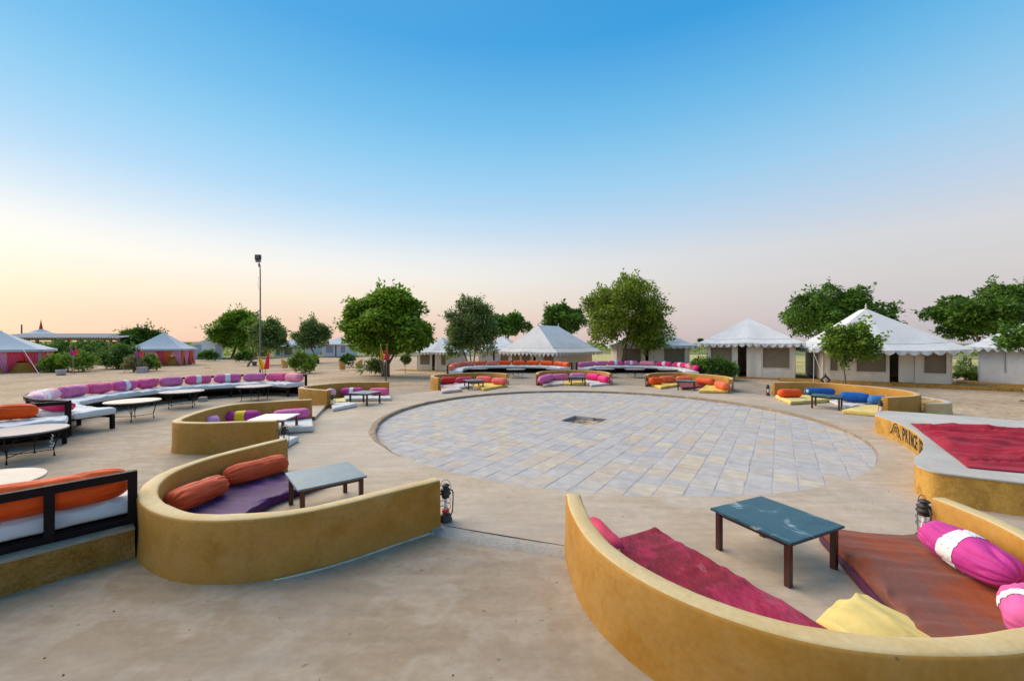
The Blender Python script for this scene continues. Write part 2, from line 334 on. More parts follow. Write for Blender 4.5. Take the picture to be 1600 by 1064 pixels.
M['mustard_rough'] = mat('rough_mustard_plaster', [(.16, .075, .014), (.33, .165, .028), (.38, .205, .048), (.22, .11, .02)], scale=3, rough=.9, bump=1.0, bscale=7, bdist=.12, fine=.25, detail=10)
M['stage_side'] = mat('stage_ochre', [(.42, .22, .04), (.54, .30, .06), (.36, .19, .035), (.56, .34, .09)], scale=2.6, rough=.75, bump=.5, bscale=18, bdist=.01, fine=.16, detail=10)
M['stage_top'] = mat('stage_cement', [(.40, .365, .32), (.47, .435, .39), (.53, .50, .46)], scale=1.2, rough=.8, bump=.3, bscale=30, bdist=.005, fine=.07, detail=9)
M['carpet'] = mat('red_carpet', [(.22, .007, .018), (.34, .014, .036), (.28, .010, .026)], scale=3, rough=.9, bump=.4, bscale=200, bdist=.003, fine=.2, sheen=.05)
M['canvas'] = mat('tent_canvas', [(.50, .49, .475), (.66, .655, .65), (.60, .595, .585), (.64, .62, .59)], scale=.9, rough=.9, bump=.35, bscale=5, bdist=.02, fine=.05, detail=8, spec=.15)
M['canvas_wall'] = mat('tent_wall_canvas', [(.58, .52, .44), (.68, .62, .53), (.64, .585, .51)], scale=1.2, rough=.9, bump=.35, bscale=6, bdist=.02, fine=.05, spec=.15)
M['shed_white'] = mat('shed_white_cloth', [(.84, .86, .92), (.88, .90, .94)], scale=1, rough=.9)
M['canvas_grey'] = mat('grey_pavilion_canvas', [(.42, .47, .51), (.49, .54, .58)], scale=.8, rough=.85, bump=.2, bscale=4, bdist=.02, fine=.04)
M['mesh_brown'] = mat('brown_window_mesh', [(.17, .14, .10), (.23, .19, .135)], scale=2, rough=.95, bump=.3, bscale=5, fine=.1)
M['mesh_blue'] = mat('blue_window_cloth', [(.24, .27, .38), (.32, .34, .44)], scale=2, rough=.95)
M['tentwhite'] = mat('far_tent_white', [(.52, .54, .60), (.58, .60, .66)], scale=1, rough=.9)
M['black'] = mat('black_metal', [(.010, .009, .009), (.02, .018, .017)], scale=8, rough=.45, spec=.5, bump=.15, bscale=60)
M['iron'] = mat('wrought_iron', [(.018, .016, .015), (.03, .026, .024)], scale=12, rough=.6)
M['frame'] = mat('dark_bench_frame', [(.008, .005, .005), (.018, .010, .010)], scale=8, rough=.6, spec=.15, bump=.2, bscale=50)
M['wood'] = mat('dark_red_wood', [(.035, .010, .008), (.075, .022, .016)], scale=10, rough=.35, stretch=(1, 1, .15), spec=.5, coat=.2)
M['marble'] = mat('green_marble', [(.018, .060, .078), (.035, .095, .118), (.022, .072, .094)], scale=5, rough=.34, spec=.3, detail=10, fine=.12, extra=veins(3.0, (.50, .60, .62), .045, 1.0))
M['marble_pale'] = mat('grey_marble', [(.12, .18, .21), (.17, .24, .27)], scale=4, rough=.45, spec=.25, detail=9, fine=.08, extra=veins(3, (.38, .45, .48), .02, .6))
M['whitetop'] = mat('white_glazed_top', [(.66, .68, .68), (.75, .76, .75)], scale=3, rough=.2, spec=.6)
M['stone_top'] = mat('grey_stone_top', [(.20, .17, .18), (.29, .25, .26), (.24, .205, .215)], scale=7, rough=.5, fine=.12)
M['stone_pale'] = mat('pale_stone_top', [(.42, .35, .28), (.50, .43, .36)], scale=5, rough=.5, fine=.08)
M['mattress'] = cloth('white_bench_mattress', (.66, .66, .66), .1, scale=3, rough=.8, sheen=.1, bump=.5, bscale=9, bdist=.01, stretch=(1, 1, 2.5))
M['grey_mat'] = cloth('pale_grey_mattress', (.60, .56, .52), .1, rough=.85)
M['offwhite_mat'] = cloth('offwhite_mattress', (.66, .65, .61), .08, rough=.85)
M['yellow_mat'] = cloth('yellow_mattress', (.78, .52, .09), .15, rough=.8)
M['yellow_pale'] = cloth('pale_yellow_cloth', (.74, .56, .18), .12, rough=.7, bump=.35, bscale=8, bdist=.02)
M['redwhite_mat'] = mat('faded_red_mattress', [(.45, .05, .04), (.62, .48, .42), (.60, .52, .48)], scale=2.2, rough=.85)
M['darkred_mat'] = cloth('dark_red_mattress', (.20, .02, .02), .2)
M['crimson'] = mat('crimson_velvet', [(.50, .22, .26), (.30, .010, .030), (.19, .005, .018), (.38, .014, .06), (.30, .05, .09)], scale=1.7, rough=.8, sheen=.12, fine=.35, detail=10, stretch=(1.6, .7, 1), bump=.3, bscale=30)
M['crimson_light'] = mat('pinkish_crimson_velvet', [(.48, .06, .14), (.55, .14, .20)], scale=4, rough=.8, sheen=.12, fine=.3, bump=.3, bscale=30)
M['rust'] = mat('rust_velvet', [(.22, .058, .030), (.19, .068, .044), (.27, .055, .014), (.31, .075, .02)], scale=1.9, rough=.7, sheen=.12, fine=.14, detail=10, bump=.4, bscale=7, bdist=.02, stretch=(1.3, .7, 1))
M['purple_vel'] = mat('purple_velvet', [(.022, .004, .035), (.055, .008, .085), (.10, .022, .15)], scale=4, rough=.6, sheen=.12, fine=.25, detail=9, bump=.6, bscale=7, bdist=.02)
M['plum'] = cloth('plum_cloth', (.085, .012, .05), .25)
PAL = {'orange': (.74, .085, .008), 'vivid orange': (.80, .085, .004), 'coral': (.72, .13, .05), 'salmon': (.74, .20, .12), 'terracotta': (.62, .085, .025), 'red': (.62, .018, .03),
       'rose': (.62, .045, .10), 'coral pink': (.78, .13, .12), 'magenta': (.50, .040, .25), 'hot pink': (.76, .02, .17), 'pink': (.74, .10, .26), 'light pink': (.80, .25, .34), 'lilac': (.64, .30, .52),
       'mauve': (.63, .16, .34), 'pale lilac': (.74, .42, .54), 'orchid': (.64, .12, .33), 'purple': (.46, .035, .23), 'blue': (.010, .09, .34), 'mid blue': (.04, .16, .42), 'rosy orange': (.80, .18, .12)}
for k, c in PAL.items(): M[k] = cloth(k.replace(' ', '_') + '_satin', c, .16, scale=5, rough=.6, spec=.2, bump=.5, bscale=13, bdist=.012)
M['floral'] = mat('white_floral_cotton', [(.70, .69, .68), (.76, .75, .74)], scale=4, rough=.85, extra=vor_spots(34, .26, (.34, .05, .06), .85))
M['white_band'] = mat('white_band_cotton', [(.70, .70, .72), (.78, .78, .79)], scale=6, rough=.85)
M['yellow_band'] = cloth('yellow_band_cotton', (.85, .58, .01), .08)
M['knot'] = cloth('yellow_knot', (.70, .40, .03), .1)
M['bark'] = mat('tree_bark', [(.10, .075, .055), (.17, .13, .10), (.07, .05, .04)], scale=8, rough=.95, bump=.8, bscale=20, bdist=.03, stretch=(1, 1, .3))
M['leaf_bright'] = leafmat('bright_leaf', (.018, .075, .008), (.30, .48, .035))
M['leaf_olive'] = leafmat('olive_leaf', (.035, .085, .010), (.33, .43, .045))
M['leaf_dark'] = leafmat('dark_leaf', (.018, .06, .010), (.17, .31, .04))
M['leaf_neem'] = leafmat('fine_grey_green_leaf', (.04, .095, .025), (.26, .36, .095))
M['leaf_yellowgreen'] = leafmat('yellow_green_leaf', (.04, .11, .014), (.30, .44, .05))
M['grassy'] = leafmat('pale_reed', (.16, .17, .06), (.42, .40, .20))
M['flower_w'] = mat('white_blossom', [(.7, .66, .64), (.8, .76, .74)], rough=.8)
M['flower_p'] = mat('pink_blossom', [(.62, .25, .28), (.7, .36, .36)], rough=.8)
M['curtain_pink'] = cloth('pink_curtain', (.90, .36, .55), .12, trans=.12, rough=.7)
M['curtain_red'] = cloth('red_curtain', (.86, .10, .17), .12, trans=.12, rough=.7)
M['curtain_orange'] = cloth('orange_curtain', (.90, .20, .06), .12, trans=.12, rough=.7)
M['flag_yellow'] = cloth('yellow_flag', (.85, .46, .01), .1, trans=.3)
M['flag_red'] = cloth('red_flag', (.80, .015, .04), .1, trans=.3)
M['flag_purple'] = cloth('purple_flag', (.42, .02, .34), .1, trans=.3)
M['sheetroof'] = mat('corrugated_roof', [(.46, .43, .39), (.60, .56, .51)], scale=2, rough=.6)
M['shadewood'] = mat('shed_timber', [(.20, .13, .06), (.30, .19, .08)], scale=4, rough=.9)
M['redspire'] = mat('red_spire', [(.55, .06, .02), (.62, .09, .03)], rough=.7)
M['rattan'] = mat('woven_rattan', [(.50, .25, .06), (.66, .38, .12), (.42, .20, .05)], scale=14, rough=.7, bump=.6, bscale=50, stretch=(1, 1, 3))
M['pot'] = mat('painted_planter', [(.38, .32, .36), (.50, .42, .46)], scale=7, rough=.9, fine=.2)
M['white'] = mat('white_paint', [(.70, .70, .68), (.78, .78, .77)], scale=9, rough=.6)
M['chalk'] = mat('chalky_white_paint', [(.30, .22, .13), (.50, .43, .34), (.56, .49, .40)], scale=7, rough=.9, fine=.15)
M['redtin'] = mat('red_tin', [(.62, .03, .02), (.7, .05, .03)], rough=.4)
M['rope'] = mat('guy_rope', [(.6, .58, .54), (.7, .68, .64)], rough=.9)
M['paint_black'] = mat('black_lettering_paint', [(.012, .010, .010), (.04, .03, .025)], scale=14, rough=.7, fine=.3)
M['galv'] = mat('galvanised_pole', [(.16, .14, .13), (.22, .19, .18)], scale=6, rough=.5)
M['lampglass'] = mat('lamp_front_glass', [(.05, .055, .06), (.09, .09, .1)], rough=.15, spec=.7)
M['soot'] = mat('sooty_lantern_tin', [(.018, .018, .017), (.05, .048, .045), (.03, .02, .014)], scale=20, rough=.5, spec=.5, metal=.3)
gl = bpy.data.materials.new('lantern_glass'); gl.use_nodes = True; gb = gl.node_tree.nodes['Principled BSDF']; gb.inputs['Base Color'].default_value = (.95, .96, .97, 1); gb.inputs['Roughness'].default_value = .12; gb.inputs['Transmission Weight'].default_value = .9; gb.inputs['IOR'].default_value = 1.05; gb.inputs['Alpha'].default_value = .4; M['glass'] = gl
# paving stone: one colour per stone
ps = bpy.data.materials.new('paving_sandstone'); ps.use_nodes = True; n_, l_ = ps.node_tree.nodes, ps.node_tree.links; b_ = n_['Principled BSDF']
b_.inputs['Roughness'].default_value = .85; b_.inputs['Specular IOR Level'].default_value = .15
oi = n_.new('ShaderNodeObjectInfo'); ge = n_.new('ShaderNodeNewGeometry'); ad = n_.new('ShaderNodeMath'); ad.operation = 'ADD'; fr = n_.new('ShaderNodeMath'); fr.operation = 'FRACT'
l_.new(oi.outputs['Random'], ad.inputs[0]); l_.new(ge.outputs['Random Per Island'], ad.inputs[1]); l_.new(ad.outputs[0], fr.inputs[0])
rp = n_.new('ShaderNodeValToRGB'); rp.color_ramp.interpolation = 'CONSTANT'; e = rp.color_ramp.elements
sc = [(.455, .415, .385), (.475, .432, .395), (.44, .408, .392), (.50, .415, .335), (.46, .425, .395), (.495, .442, .385), (.462, .410, .365), (.445, .415, .40), (.50, .40, .31), (.465, .432, .405), (.53, .455, .35), (.405, .385, .385)]
while len(e) < len(sc): e.new(.5)
for i, (el, c) in enumerate(zip(e, sc)): el.position = i / len(sc); el.color = rgba(c)
l_.new(fr.outputs[0], rp.inputs[0])
tcx = n_.new('ShaderNodeTexCoord'); nz1 = n_.new('ShaderNodeTexNoise'); nz1.inputs['Scale'].default_value = 5; nz1.inputs['Detail'].default_value = 9; l_.new(tcx.outputs['Object'], nz1.inputs[0])
mr1 = n_.new('ShaderNodeMapRange'); mr1.inputs[1].default_value = .3; mr1.inputs[2].default_value = .7; mr1.inputs[3].default_value = .86; mr1.inputs[4].default_value = 1.1; l_.new(nz1.outputs[0], mr1.inputs[0])
mxx = n_.new('ShaderNodeMix'); mxx.data_type = 'RGBA'; mxx.blend_type = 'MULTIPLY'; mxx.inputs[0].default_value = 1; l_.new(rp.outputs[0], mxx.inputs[6]); l_.new(mr1.outputs[0], mxx.inputs[7]); l_.new(mxx.outputs[2], b_.inputs['Base Color'])
bpx = n_.new('ShaderNodeBump'); bpx.inputs['Strength'].default_value = .35; bpx.inputs['Distance'].default_value = .008; nz2 = n_.new('ShaderNodeTexNoise'); nz2.inputs['Scale'].default_value = 18; nz2.inputs['Detail'].default_value = 8; l_.new(tcx.outputs['Object'], nz2.inputs[0]); l_.new(nz2.outputs[0], bpx.inputs['Height']); l_.new(bpx.outputs[0], b_.inputs['Normal'])
M['paver'] = ps

# ------------------------------------------------------------------ ground, terrace, ring, plaza
PC = Vector((2.62, 12.45, 0)); PR = 6.52
rng = random.Random(3)

mb = MB(); rows = []
rad = [0.0] + [1.5 + i * .9 for i in range(60)] + [58 * 1.09 ** i for i in range(42)]
NA = 220
for r in rad:
    rows.append([Vector((r * math.sin(2 * math.pi * j / NA), r * math.cos(2 * math.pi * j / NA), 0)) for j in range(NA)])
for row in rows:
    for p in row:
        d = p.length; p.z = sandzn(p.x, p.y) if d < 120 else sandz(p.x, p.y)
        # low dunes far out
        if d > 90:
            a = math.atan2(p.x, p.y)
            amp = 5.2 * (0.55 - 0.45 * math.sin(a * 1.0)) if abs(a) < 1.4 else 3.0
            p.z += sst(110, 330, d) * amp * (0.75 + 0.5 * noise.noise(Vector((p.x * .006, p.y * .006, 0)))) + sst(110, 200, d) * .7 * noise.noise(Vector((p.x * .03, p.y * .03, 3)))
mb.sheet(rows[:78], closed=True)
mb.build('sand_ground', M['sand'], sm=True, kind='structure')
mb = MB(); mb.sheet(rows[66:], closed=True)
for v in mb.v: v.z += .12
mb.build('scrub_hills', M['scrub'], sm=True, kind='structure')

# dry yellow-green field beyond the tents on the right
mb = MB(); rows2 = []
for i in range(26):
    y = 27.5 + i * 3.0
    rows2.append([Vector((x, y - .16 * (x - 14), sandzn(x, y - .16 * (x - 14)) + .05 + .05 * noise.noise(Vector((x * .3, y * .3, 7))) - (.25 if i in (0, 25) or j in (0, 60) else 0))) for j, x in ((j, 11 + j * (.5 + y * .018)) for j in range(61))])
mb.sheet(rows2); mb.build('dry_field', M['field'], sm=True, kind='structure')

# booth walls: centre lines of the wall tops (pixels of the photograph, each at its own wall height)
def c2(pts, x0, y0, k): return [(x0 + x / k, y0 + y / k) for x, y in pts]
B1 = c2([(1378, 306), (1300, 326), (1200, 348), (1100, 373), (1000, 399), (900, 421), (800, 441), (700, 458), (600, 470), (500, 477), (400, 479), (300, 476), (230, 466), (150, 442), (100, 412), (84, 380), (92, 348), (118, 315), (165, 283), (225, 256), (320, 222), (420, 196), (560, 162), (697, 129)], 200, 640, 2.857)
B2L = c2([(77, 283), (82, 312), (102, 358), (125, 400), (160, 443), (205, 485), (265, 527), (340, 570), (420, 612), (510, 648), (600, 681), (700, 714), (800, 742), (900, 762), (1000, 777), (1100, 787), (1200, 792), (1300, 794), (1400, 793), (1500, 790)], 860, 640, 2.162)
booth_world = {}
booth_world['1'] = [W(*p, .58) for p in B1]
b2 = [W(*p, .60) for p in B2L]
b2 += [Vector((3.15, 2.32, 0)), Vector((3.75, 2.58, 0)), Vector((4.25, 2.98, 0)), Vector((4.55, 3.45, 0)), Vector((4.68, 3.9, 0)), Vector((4.70, 4.36, 0))]
booth_world['2'] = b2
booth_world['3'] = [W(*p, .62) for p in [(433, 656.5), (400, 657.5), (360, 659), (320, 660.2), (290, 660), (275, 659.2), (271, 657.6), (276, 655), (288, 650.5), (306, 644), (330, 637.5), (355, 632.5), (380, 629.5), (400, 628.2), (420, 627), (440, 626), (460, 625), (487, 624)]]
booth_world['4'] = [W(*p, .62) for p in [(514, 609.8), (500, 608.8), (484, 607.4), (472, 606.2), (468, 605.2), (472, 604), (484, 602.6), (500, 600.8), (520, 598.7), (540, 597.4), (560, 596.8), (590, 596.5), (607, 596.6)]]
booth_world['5'] = [W(*p, .61) for p in [(687, 590), (679, 589), (674.5, 587.6), (677, 586), (686, 584.7), (700, 583.7), (728, 582.5), (752, 581.9), (771, 582.2), (784, 582.9), (793, 584)]]
booth_world['6'] = [W(*p, .60) for p in [(840, 584.6), (839.3, 582.2), (845, 580.5), (855, 579.4), (870, 578.5), (895, 578.2), (920, 578.7), (938, 579.8), (949, 581.4), (954.5, 584.2)]]
booth_world['7'] = [W(*p, .60) for p in [(1010.5, 586), (1011, 584.2), (1018, 583), (1031, 582.1), (1050, 581.8), (1069, 582.2), (1087, 583.5), (1106, 585), (1125, 586.8), (1137, 588.4), (1144.5, 590.4), (1141.5, 592.6)]]
booth_world['8'] = [W(*p, .58) for p in [(1208, 597.3), (1230, 597), (1249, 596.8), (1290, 597.8), (1317, 599.8), (1345, 602.6), (1381, 605.4), (1408, 608.8), (1424, 611.8), (1433, 614.2), (1436, 616), (1432, 617.6), (1419, 618.8), (1398, 619.8), (1382, 620.5)]]
BH = {'1': .58, '2': .60, '3': .62, '4': .62, '5': .61, '6': .60, '7': .60, '8': .58}
BL = {'1': 'mustard horseshoe wall at left front, round a purple mattress',
      '2': 'mustard horseshoe wall nearest the camera at right, round crimson and rust mattresses',
      '3': 'mustard horseshoe wall round a white topped table, behind the nearest left one',
      '4': 'mustard horseshoe wall beside the end of the long pink bench, round white mattresses',
      '5': 'mustard horseshoe wall in front of the orange bench, round red and coral bolsters',
      '6': 'mustard horseshoe wall straight behind the fire pit, round purple and pink bolsters',
      '7': 'mustard horseshoe wall in front of a dark bush, round orange bolsters and yellow mattresses',
      '8': 'mustard horseshoe wall beside the stage, round blue bolsters'}
WALLC = {}
walls = {}
for k, pts in booth_world.items():
    pts = [Vector((p.x, p.y, 0)) for p in pts]
    n = 90 if k in '12' else 60
    cl = smooth(cat(smooth(resample(pts, 40), 1 if k in '12' else 2), n), 3)
    WALLC[k] = cl
    t2, H = .088, BH[k]
    prof = [(-t2, -.14), (-t2, .12), (-t2, H * .55), (-t2, H - .03), (-t2 + .012, H - .008), (-t2 + .035, H), (0, H + .003), (t2 - .035, H), (t2 - .012, H - .008), (t2, H - .03), (t2, H * .55), (t2, .12), (t2, -.14)]
    ns = normals2(cl); mb = MB(); rws = []
    for i, (p, nn) in enumerate(zip(cl, ns)):
        rw = []
        for (o, z) in prof:
            w = .014 * noise.noise(Vector((p.x * 1.3, p.y * 1.3, z * 2))) + .005 * noise.noise(Vector((p.x * 6, p.y * 6, z * 6)))
            fl = .018 * max(0, .12 - z) / .26
            rw.append(p + nn * (o + (w + fl) * (1 if o > 0 else -1)) + Vector((0, 0, z + (.7 * w if z > .3 else 0))))
        rws.append(rw)
    mb.sheet(rws)
    npf = len(prof) - 1
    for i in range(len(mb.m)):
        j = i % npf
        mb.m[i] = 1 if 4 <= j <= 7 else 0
    nv = len(prof)
    for b, rev in ((0, False), ((len(cl) - 1) * nv, True)):
        f = tuple(b + j for j in range(nv)); mb.f.append(f[::-1] if rev else f); mb.m.append(0)
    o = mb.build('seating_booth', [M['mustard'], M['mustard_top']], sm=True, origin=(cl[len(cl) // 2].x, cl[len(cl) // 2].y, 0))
    for p in o.data.polygons:
        if len(p.vertices) > 4: p.use_smooth = False
    tag(o, BL[k], 'wall', 'mustard seating walls round the plaza')
    walls[k] = o
    # the end faces need a crisp edge
    o.data.set_sharp_from_angle(angle=R(50))

# inner ring floor: runs along the wall centre lines and the kerb arcs between them, with the plaza cut out
order = [list(WALLC['2'][::-1]), list(WALLC['1']), list(WALLC['3']), list(WALLC['4']), list(WALLC['5']), list(WALLC['6']), list(WALLC['7']), list(WALLC['8'])]
ring = []
for w in order: ring += w[::2] + ([w[-1]] if len(w) % 2 == 0 else [])
ring += [Vector((10.4, 11.2, 0)), Vector((10.6, 9.0, 0)), Vector((8.5, 6.0, 0)), Vector((6.2, 4.6, 0))]
hole = [PC + Vector((math.cos(a), math.sin(a), 0)) * PR for a in (2 * math.pi * i / 160 for i in range(160))]
def filled(name, outer, holes, z, skirt_out, skirt_in, m, side=None):
    mb = MB(); loops = [outer] + holes
    allv = [Vector((p.x, p.y, z)) for lp in loops for p in lp]
    tr = tessellate_polygon([[Vector((p.x, p.y, 0)) for p in lp] for lp in loops])
    fs = []
    for a, b, c in tr:
        if (allv[b] - allv[a]).cross(allv[c] - allv[a]).z < 0: b, c = c, b
        fs.append((a, b, c))
    mb.add(allv, fs, 0)
    for li, lp in enumerate(loops):
        dz = skirt_out if li == 0 else skirt_in
        ar = sum(lp[i].x * lp[(i + 1) % len(lp)].y - lp[(i + 1) % len(lp)].x * lp[i].y for i in range(len(lp)))
        for i in range(len(lp)):
            a, b = lp[i], lp[(i + 1) % len(lp)]
            q = [Vector((a.x, a.y, z - dz)), Vector((b.x, b.y, z - dz)), Vector((b.x, b.y, z)), Vector((a.x, a.y, z))]
            if (ar > 0) != (li == 0): q = q[::-1]
            mb.add(q, [(0, 1, 2, 3)], 1)
    return mb.build(name, [m, side or m], kind='structure')
filled('ring_floor', ring, [hole], 0.0, .12, .2, M['conc_in'], M['lip'])

# raised, crumbly rim of cement round the plaza (left, back and right; it fades out towards the camera)
mb = MB(); rws = []
for i in range(150):
    a = R(-14) + (R(222) - R(-14)) * i / 149
    f = sst(R(-14), R(10), a) * (1 - sst(R(196), R(222), a)); rr = PR + .05 + .03 * noise.noise(Vector((a * 9, 0, 0)))
    c = PC + Vector((math.cos(a), math.sin(a), 0)) * rr; u = Vector((math.cos(a), math.sin(a), 0)); h = f * (.022 + .014 * noise.noise(Vector((a * 14, 3, 0)))) + .002
    rws.append([c - u * (.07 * f + .002) + Vector((0, 0, -.075)), c - u * (.06 * f + .002) + Vector((0, 0, h * .7)), c - u * .02 + Vector((0, 0, h)), c + u * .05 * f + Vector((0, 0, h)), c + u * (.12 * f + .004) + Vector((0, 0, .001))])
mb.sheet(rws); mb.build('plaza_rim', M['lip'], sm=True, kind='structure')

# outer terrace
ter = [Vector(p + (0,)) for p in [(-24, -9), (-24, -2), (-16, 2), (-13.5, 7.4), (-14.5, 9.6), (-15.2, 12), (-15.3, 15), (-14.2, 18), (-13, 19.9), (-10.6, 20.3), (-8.4, 19.4), (-6.2, 19.75), (-4.8, 21), (-4.6, 24.4), (-5.2, 27), (-4, 31), (0, 33.6), (4, 34.2), (8, 33.8), (10.8, 31), (12.3, 27), (13.4, 24.9), (17.5, 23.4), (17.2, 20), (15.6, 16.6), (14.6, 14.4), (13.4, 12.4), (12, 9.4), (13.5, 4), (14, -9)]]
filled('terrace_floor', ter, [[PC + (p - PC) * 1.004 for p in hole]], -.035, .9, .2, M['conc_out'], M['mustard_rough'])

# grey kerb across the gap between the two near walls
a, b = WALLC['1'][0], WALLC['2'][0]
mb = MB(); rws = []
for i in range(26):
    t = i / 25; p = a.lerp(b, t) + Vector((0, -.03 * math.sin(math.pi * t) - .09, 0)); hh = .012 * noise.noise(Vector((t * 9, 1, 0)))
    u = (b - a).normalized(); nn = Vector((-u.y, u.x, 0))
    rws.append([p - nn * .15 + Vector((0, 0, -.05)), p - nn * (.12 + hh) + Vector((0, 0, -.028 + hh)), p - nn * .03 + Vector((0, 0, .012)), p + nn * .05 + Vector((0, 0, .008)), p + nn * .10 + Vector((0, 0, -.01))])
mb.sheet(rws); mb.build('kerb', M['kerb'], sm=True, kind='structure')

# plaza base with a fire pit hole, then the stones
PITC = Vector((2.22, 12.2, 0))
pit_in = lambda p: abs((p - PITC).x) / .92 + 0 < 1 and abs((p - PITC).y) < .62 and abs((p - PITC).x) / 1.15 + abs((p - PITC).y) / 1.0 < 1
_U = Vector((math.sin(R(34)), math.cos(R(34)), 0)); _V = Vector((_U.y, -_U.x, 0))
pith = [PITC + _U * a + _V * b for a, b in ((-.56, -.58), (-.54, -.2), (-.66, -.18), (-.66, .2), (-.55, .22), (-.55, .57), (.56, .56), (.58, .1), (.5, .08), (.5, -.56))]
plz = filled('plaza', hole, [pith], -.0645, .3, .3, M['mortar'])
mb = MB(); rws = []
for r_ in range(9):
    rws.append([PITC + Vector((math.cos(2 * math.pi * j / 40) * 1.08 * r_ / 8, math.sin(2 * math.pi * j / 40) * .8 * r_ / 8, -.165 + .01 * (r_ / 8) ** 2)) for j in range(40)])
for rw in rws:
    for p in rw: p.z += .035 * noise.noise(p * 4)
mb.sheet(rws, closed=True); mb.build('pit_floor', M['pit'], sm=True, kind='structure')

def clip(poly, c, rad):                                              # clip a convex polygon to the round plaza
    for k in range(48):
        a = 2 * math.pi * k / 48; nx, ny = math.cos(a), math.sin(a); dd = rad * math.cos(math.pi / 48)
        outp = []
        for i in range(len(poly)):
            p, q = poly[i], poly[(i + 1) % len(poly)]
            dp = (p.x - c.x) * nx + (p.y - c.y) * ny - dd; dq = (q.x - c.x) * nx + (q.y - c.y) * ny - dd
            if dp <= 0: outp.append(p)
            if (dp < 0) != (dq < 0) and abs(dp - dq) > 1e-9: outp.append(p.lerp(q, dp / (dp - dq)))
        poly = outp
        if len(poly) < 3: return []
    return poly
U = Vector((math.sin(R(34)), math.cos(R(34)), 0)); V = Vector((U.y, -U.x, 0))   # along the strips / across them
stones = []
v = -6.7; row = 0
def emit(u0, u1, v0, v1):
    pu, pv = (PITC - PC).dot(U), (PITC - PC).dot(V); a0_, a1_, b0_, b1_ = pu - .53, pu + .53, pv - .55, pv + .55
    if u0 < a1_ and u1 > a0_ and v0 < b1_ and v1 > b0_:              # trim the stones round the fire pit
        for p, q, r, t in ((u0, a0_, v0, v1), (a1_, u1, v0, v1), (max(u0, a0_), min(u1, a1_), v0, b0_), (max(u0, a0_), min(u1, a1_), b1_, v1)):
            if q - p > .05 and t - r > .05: emit(p, q, r, t)
        return
    j = lambda: rng.uniform(-.011, .011)
    q = [PC + U * (u0 + j()) + V * (v0 + j()), PC + U * (u0 + j()) + V * (v1 + j()), PC + U * (u1 + j()) + V * (v1 + j()), PC + U * (u1 + j()) + V * (v0 + j())]
    q = clip(q, PC, PR - .015)
    if len(q) < 3: return
    ar = abs(sum(q[i].x * q[(i + 1) % len(q)].y - q[(i + 1) % len(q)].x * q[i].y for i in range(len(q)))) / 2
    if ar < .012: return
    c = sum(q, Vector()) / len(q)
    stones.append((c, q))
VB = -1.0                                                            # left of this line the bond turns by a right angle
while v < 6.7:
    w = rng.choice([.37, .38, .39, .40]) if v >= VB else 0
    if v >= VB:
        u = -6.8 + rng.uniform(0, .3)
        while u < 6.8:
            l = rng.uniform(.33, .54); emit(u + .006, u + l - .006, v + .008, v + w - .008); u += l
        v += w
    else: v = VB
u = -6.8
while u < 6.8:
    w = rng.choice([.26, .28, .31, .34]); v = VB - rng.uniform(0, .08)
    while v > -6.8:
        l = rng.uniform(.33, .54); emit(u + .007, u + w - .007, v - l + .007, v - .007); v -= l
    u += w
stones.sort(key=lambda s: s[0].length)
def stone_mesh(mb, q, o3=Vector()):
    ar = sum(q[i].x * q[(i + 1) % len(q)].y - q[(i + 1) % len(q)].x * q[i].y for i in range(len(q)))
    if ar < 0: q = q[::-1]
    c = sum(q, Vector()) / len(q); n = len(q); zt = -.061 + rng.uniform(-.003, .003); tx, ty = rng.uniform(-.004, .004), rng.uniform(-.004, .004)
    top = []
    for p in q:
        p2 = p + (c - p) * min(.3, .010 / max(.05, (c - p).length)); top.append(Vector((p2.x, p2.y, zt + (p.x - c.x) * tx + (p.y - c.y) * ty)))
    mid = [Vector((p.x, p.y, t.z - .007)) for p, t in zip(q, top)]; bot = [Vector((p.x, p.y, -.08)) for p in q]
    vs = top + mid + bot; fs = [tuple(range(n))]
    for i in range(n):
        k = (i + 1) % n; fs += [(i + n, k + n, k, i), (i + 2 * n, k + 2 * n, k + n, i + n)]
    mb.add([x - o3 for x in vs], fs)
for c, q in stones[:300]:
    mb = MB(); stone_mesh(mb, q); mb.build('paving_stone', M['paver'], plz)
mb = MB()
for c, q in stones[300:]: stone_mesh(mb, q)
mb.build('far_paving_stones', M['paver'], plz, kind='stuff')

# ------------------------------------------------------------------ stage
SR = 7.06; SC = Vector((2.6, 12.3, 0))
def arc(px, py): 
    p = W(px, py, .45); return math.atan2(p.y - SC.y, p.x - SC.x)
a0 = arc(1362, 648); a1 = arc(1431, 714)
sp = []
for i in range(40):
    a = a0 + (a1 - a0) * i / 39; sp.append(SC + Vector((math.cos(a), math.sin(a), 0)) * SR)
sp += cat([W(1431, 714, .45), W(1428.4, 718.5, .45), W(1430.5, 724, .45), W(1437.5, 729, .45), W(1452, 734.5, .45), W(1475, 739, .45), W(1531, 746, .45), W(1600, 754, .45)], 40)[1:]; sp += [ Vector((8.4, 4.5, 0)), Vector((11, 4.6, 0)), Vector((13.6, 7.4, 0)), W(1600, 658, .45), W(1506, 650, .45), W(1444, 645.6, .45), W(1385, 641.8, .45), W(1370, 642.8, .45)]
for p in sp: p.z = 0
stage = thing('stage', 'low ochre cement stage with lettering on its curved front at right', 'stage', (10, 8.5, -.06))
mb = MB(); mb.prism([(p.x, p.y) for p in sp], -.2, .435); o = mb.build('stage_base', M['stage_side'], stage, sm=True); o.data.set_sharp_from_angle(angle=R(45))
mb = MB(); big = sp; cc = sum(sp, Vector()) / len(sp)
out_ = [p + (p - cc).normalized() * .012 for p in sp]
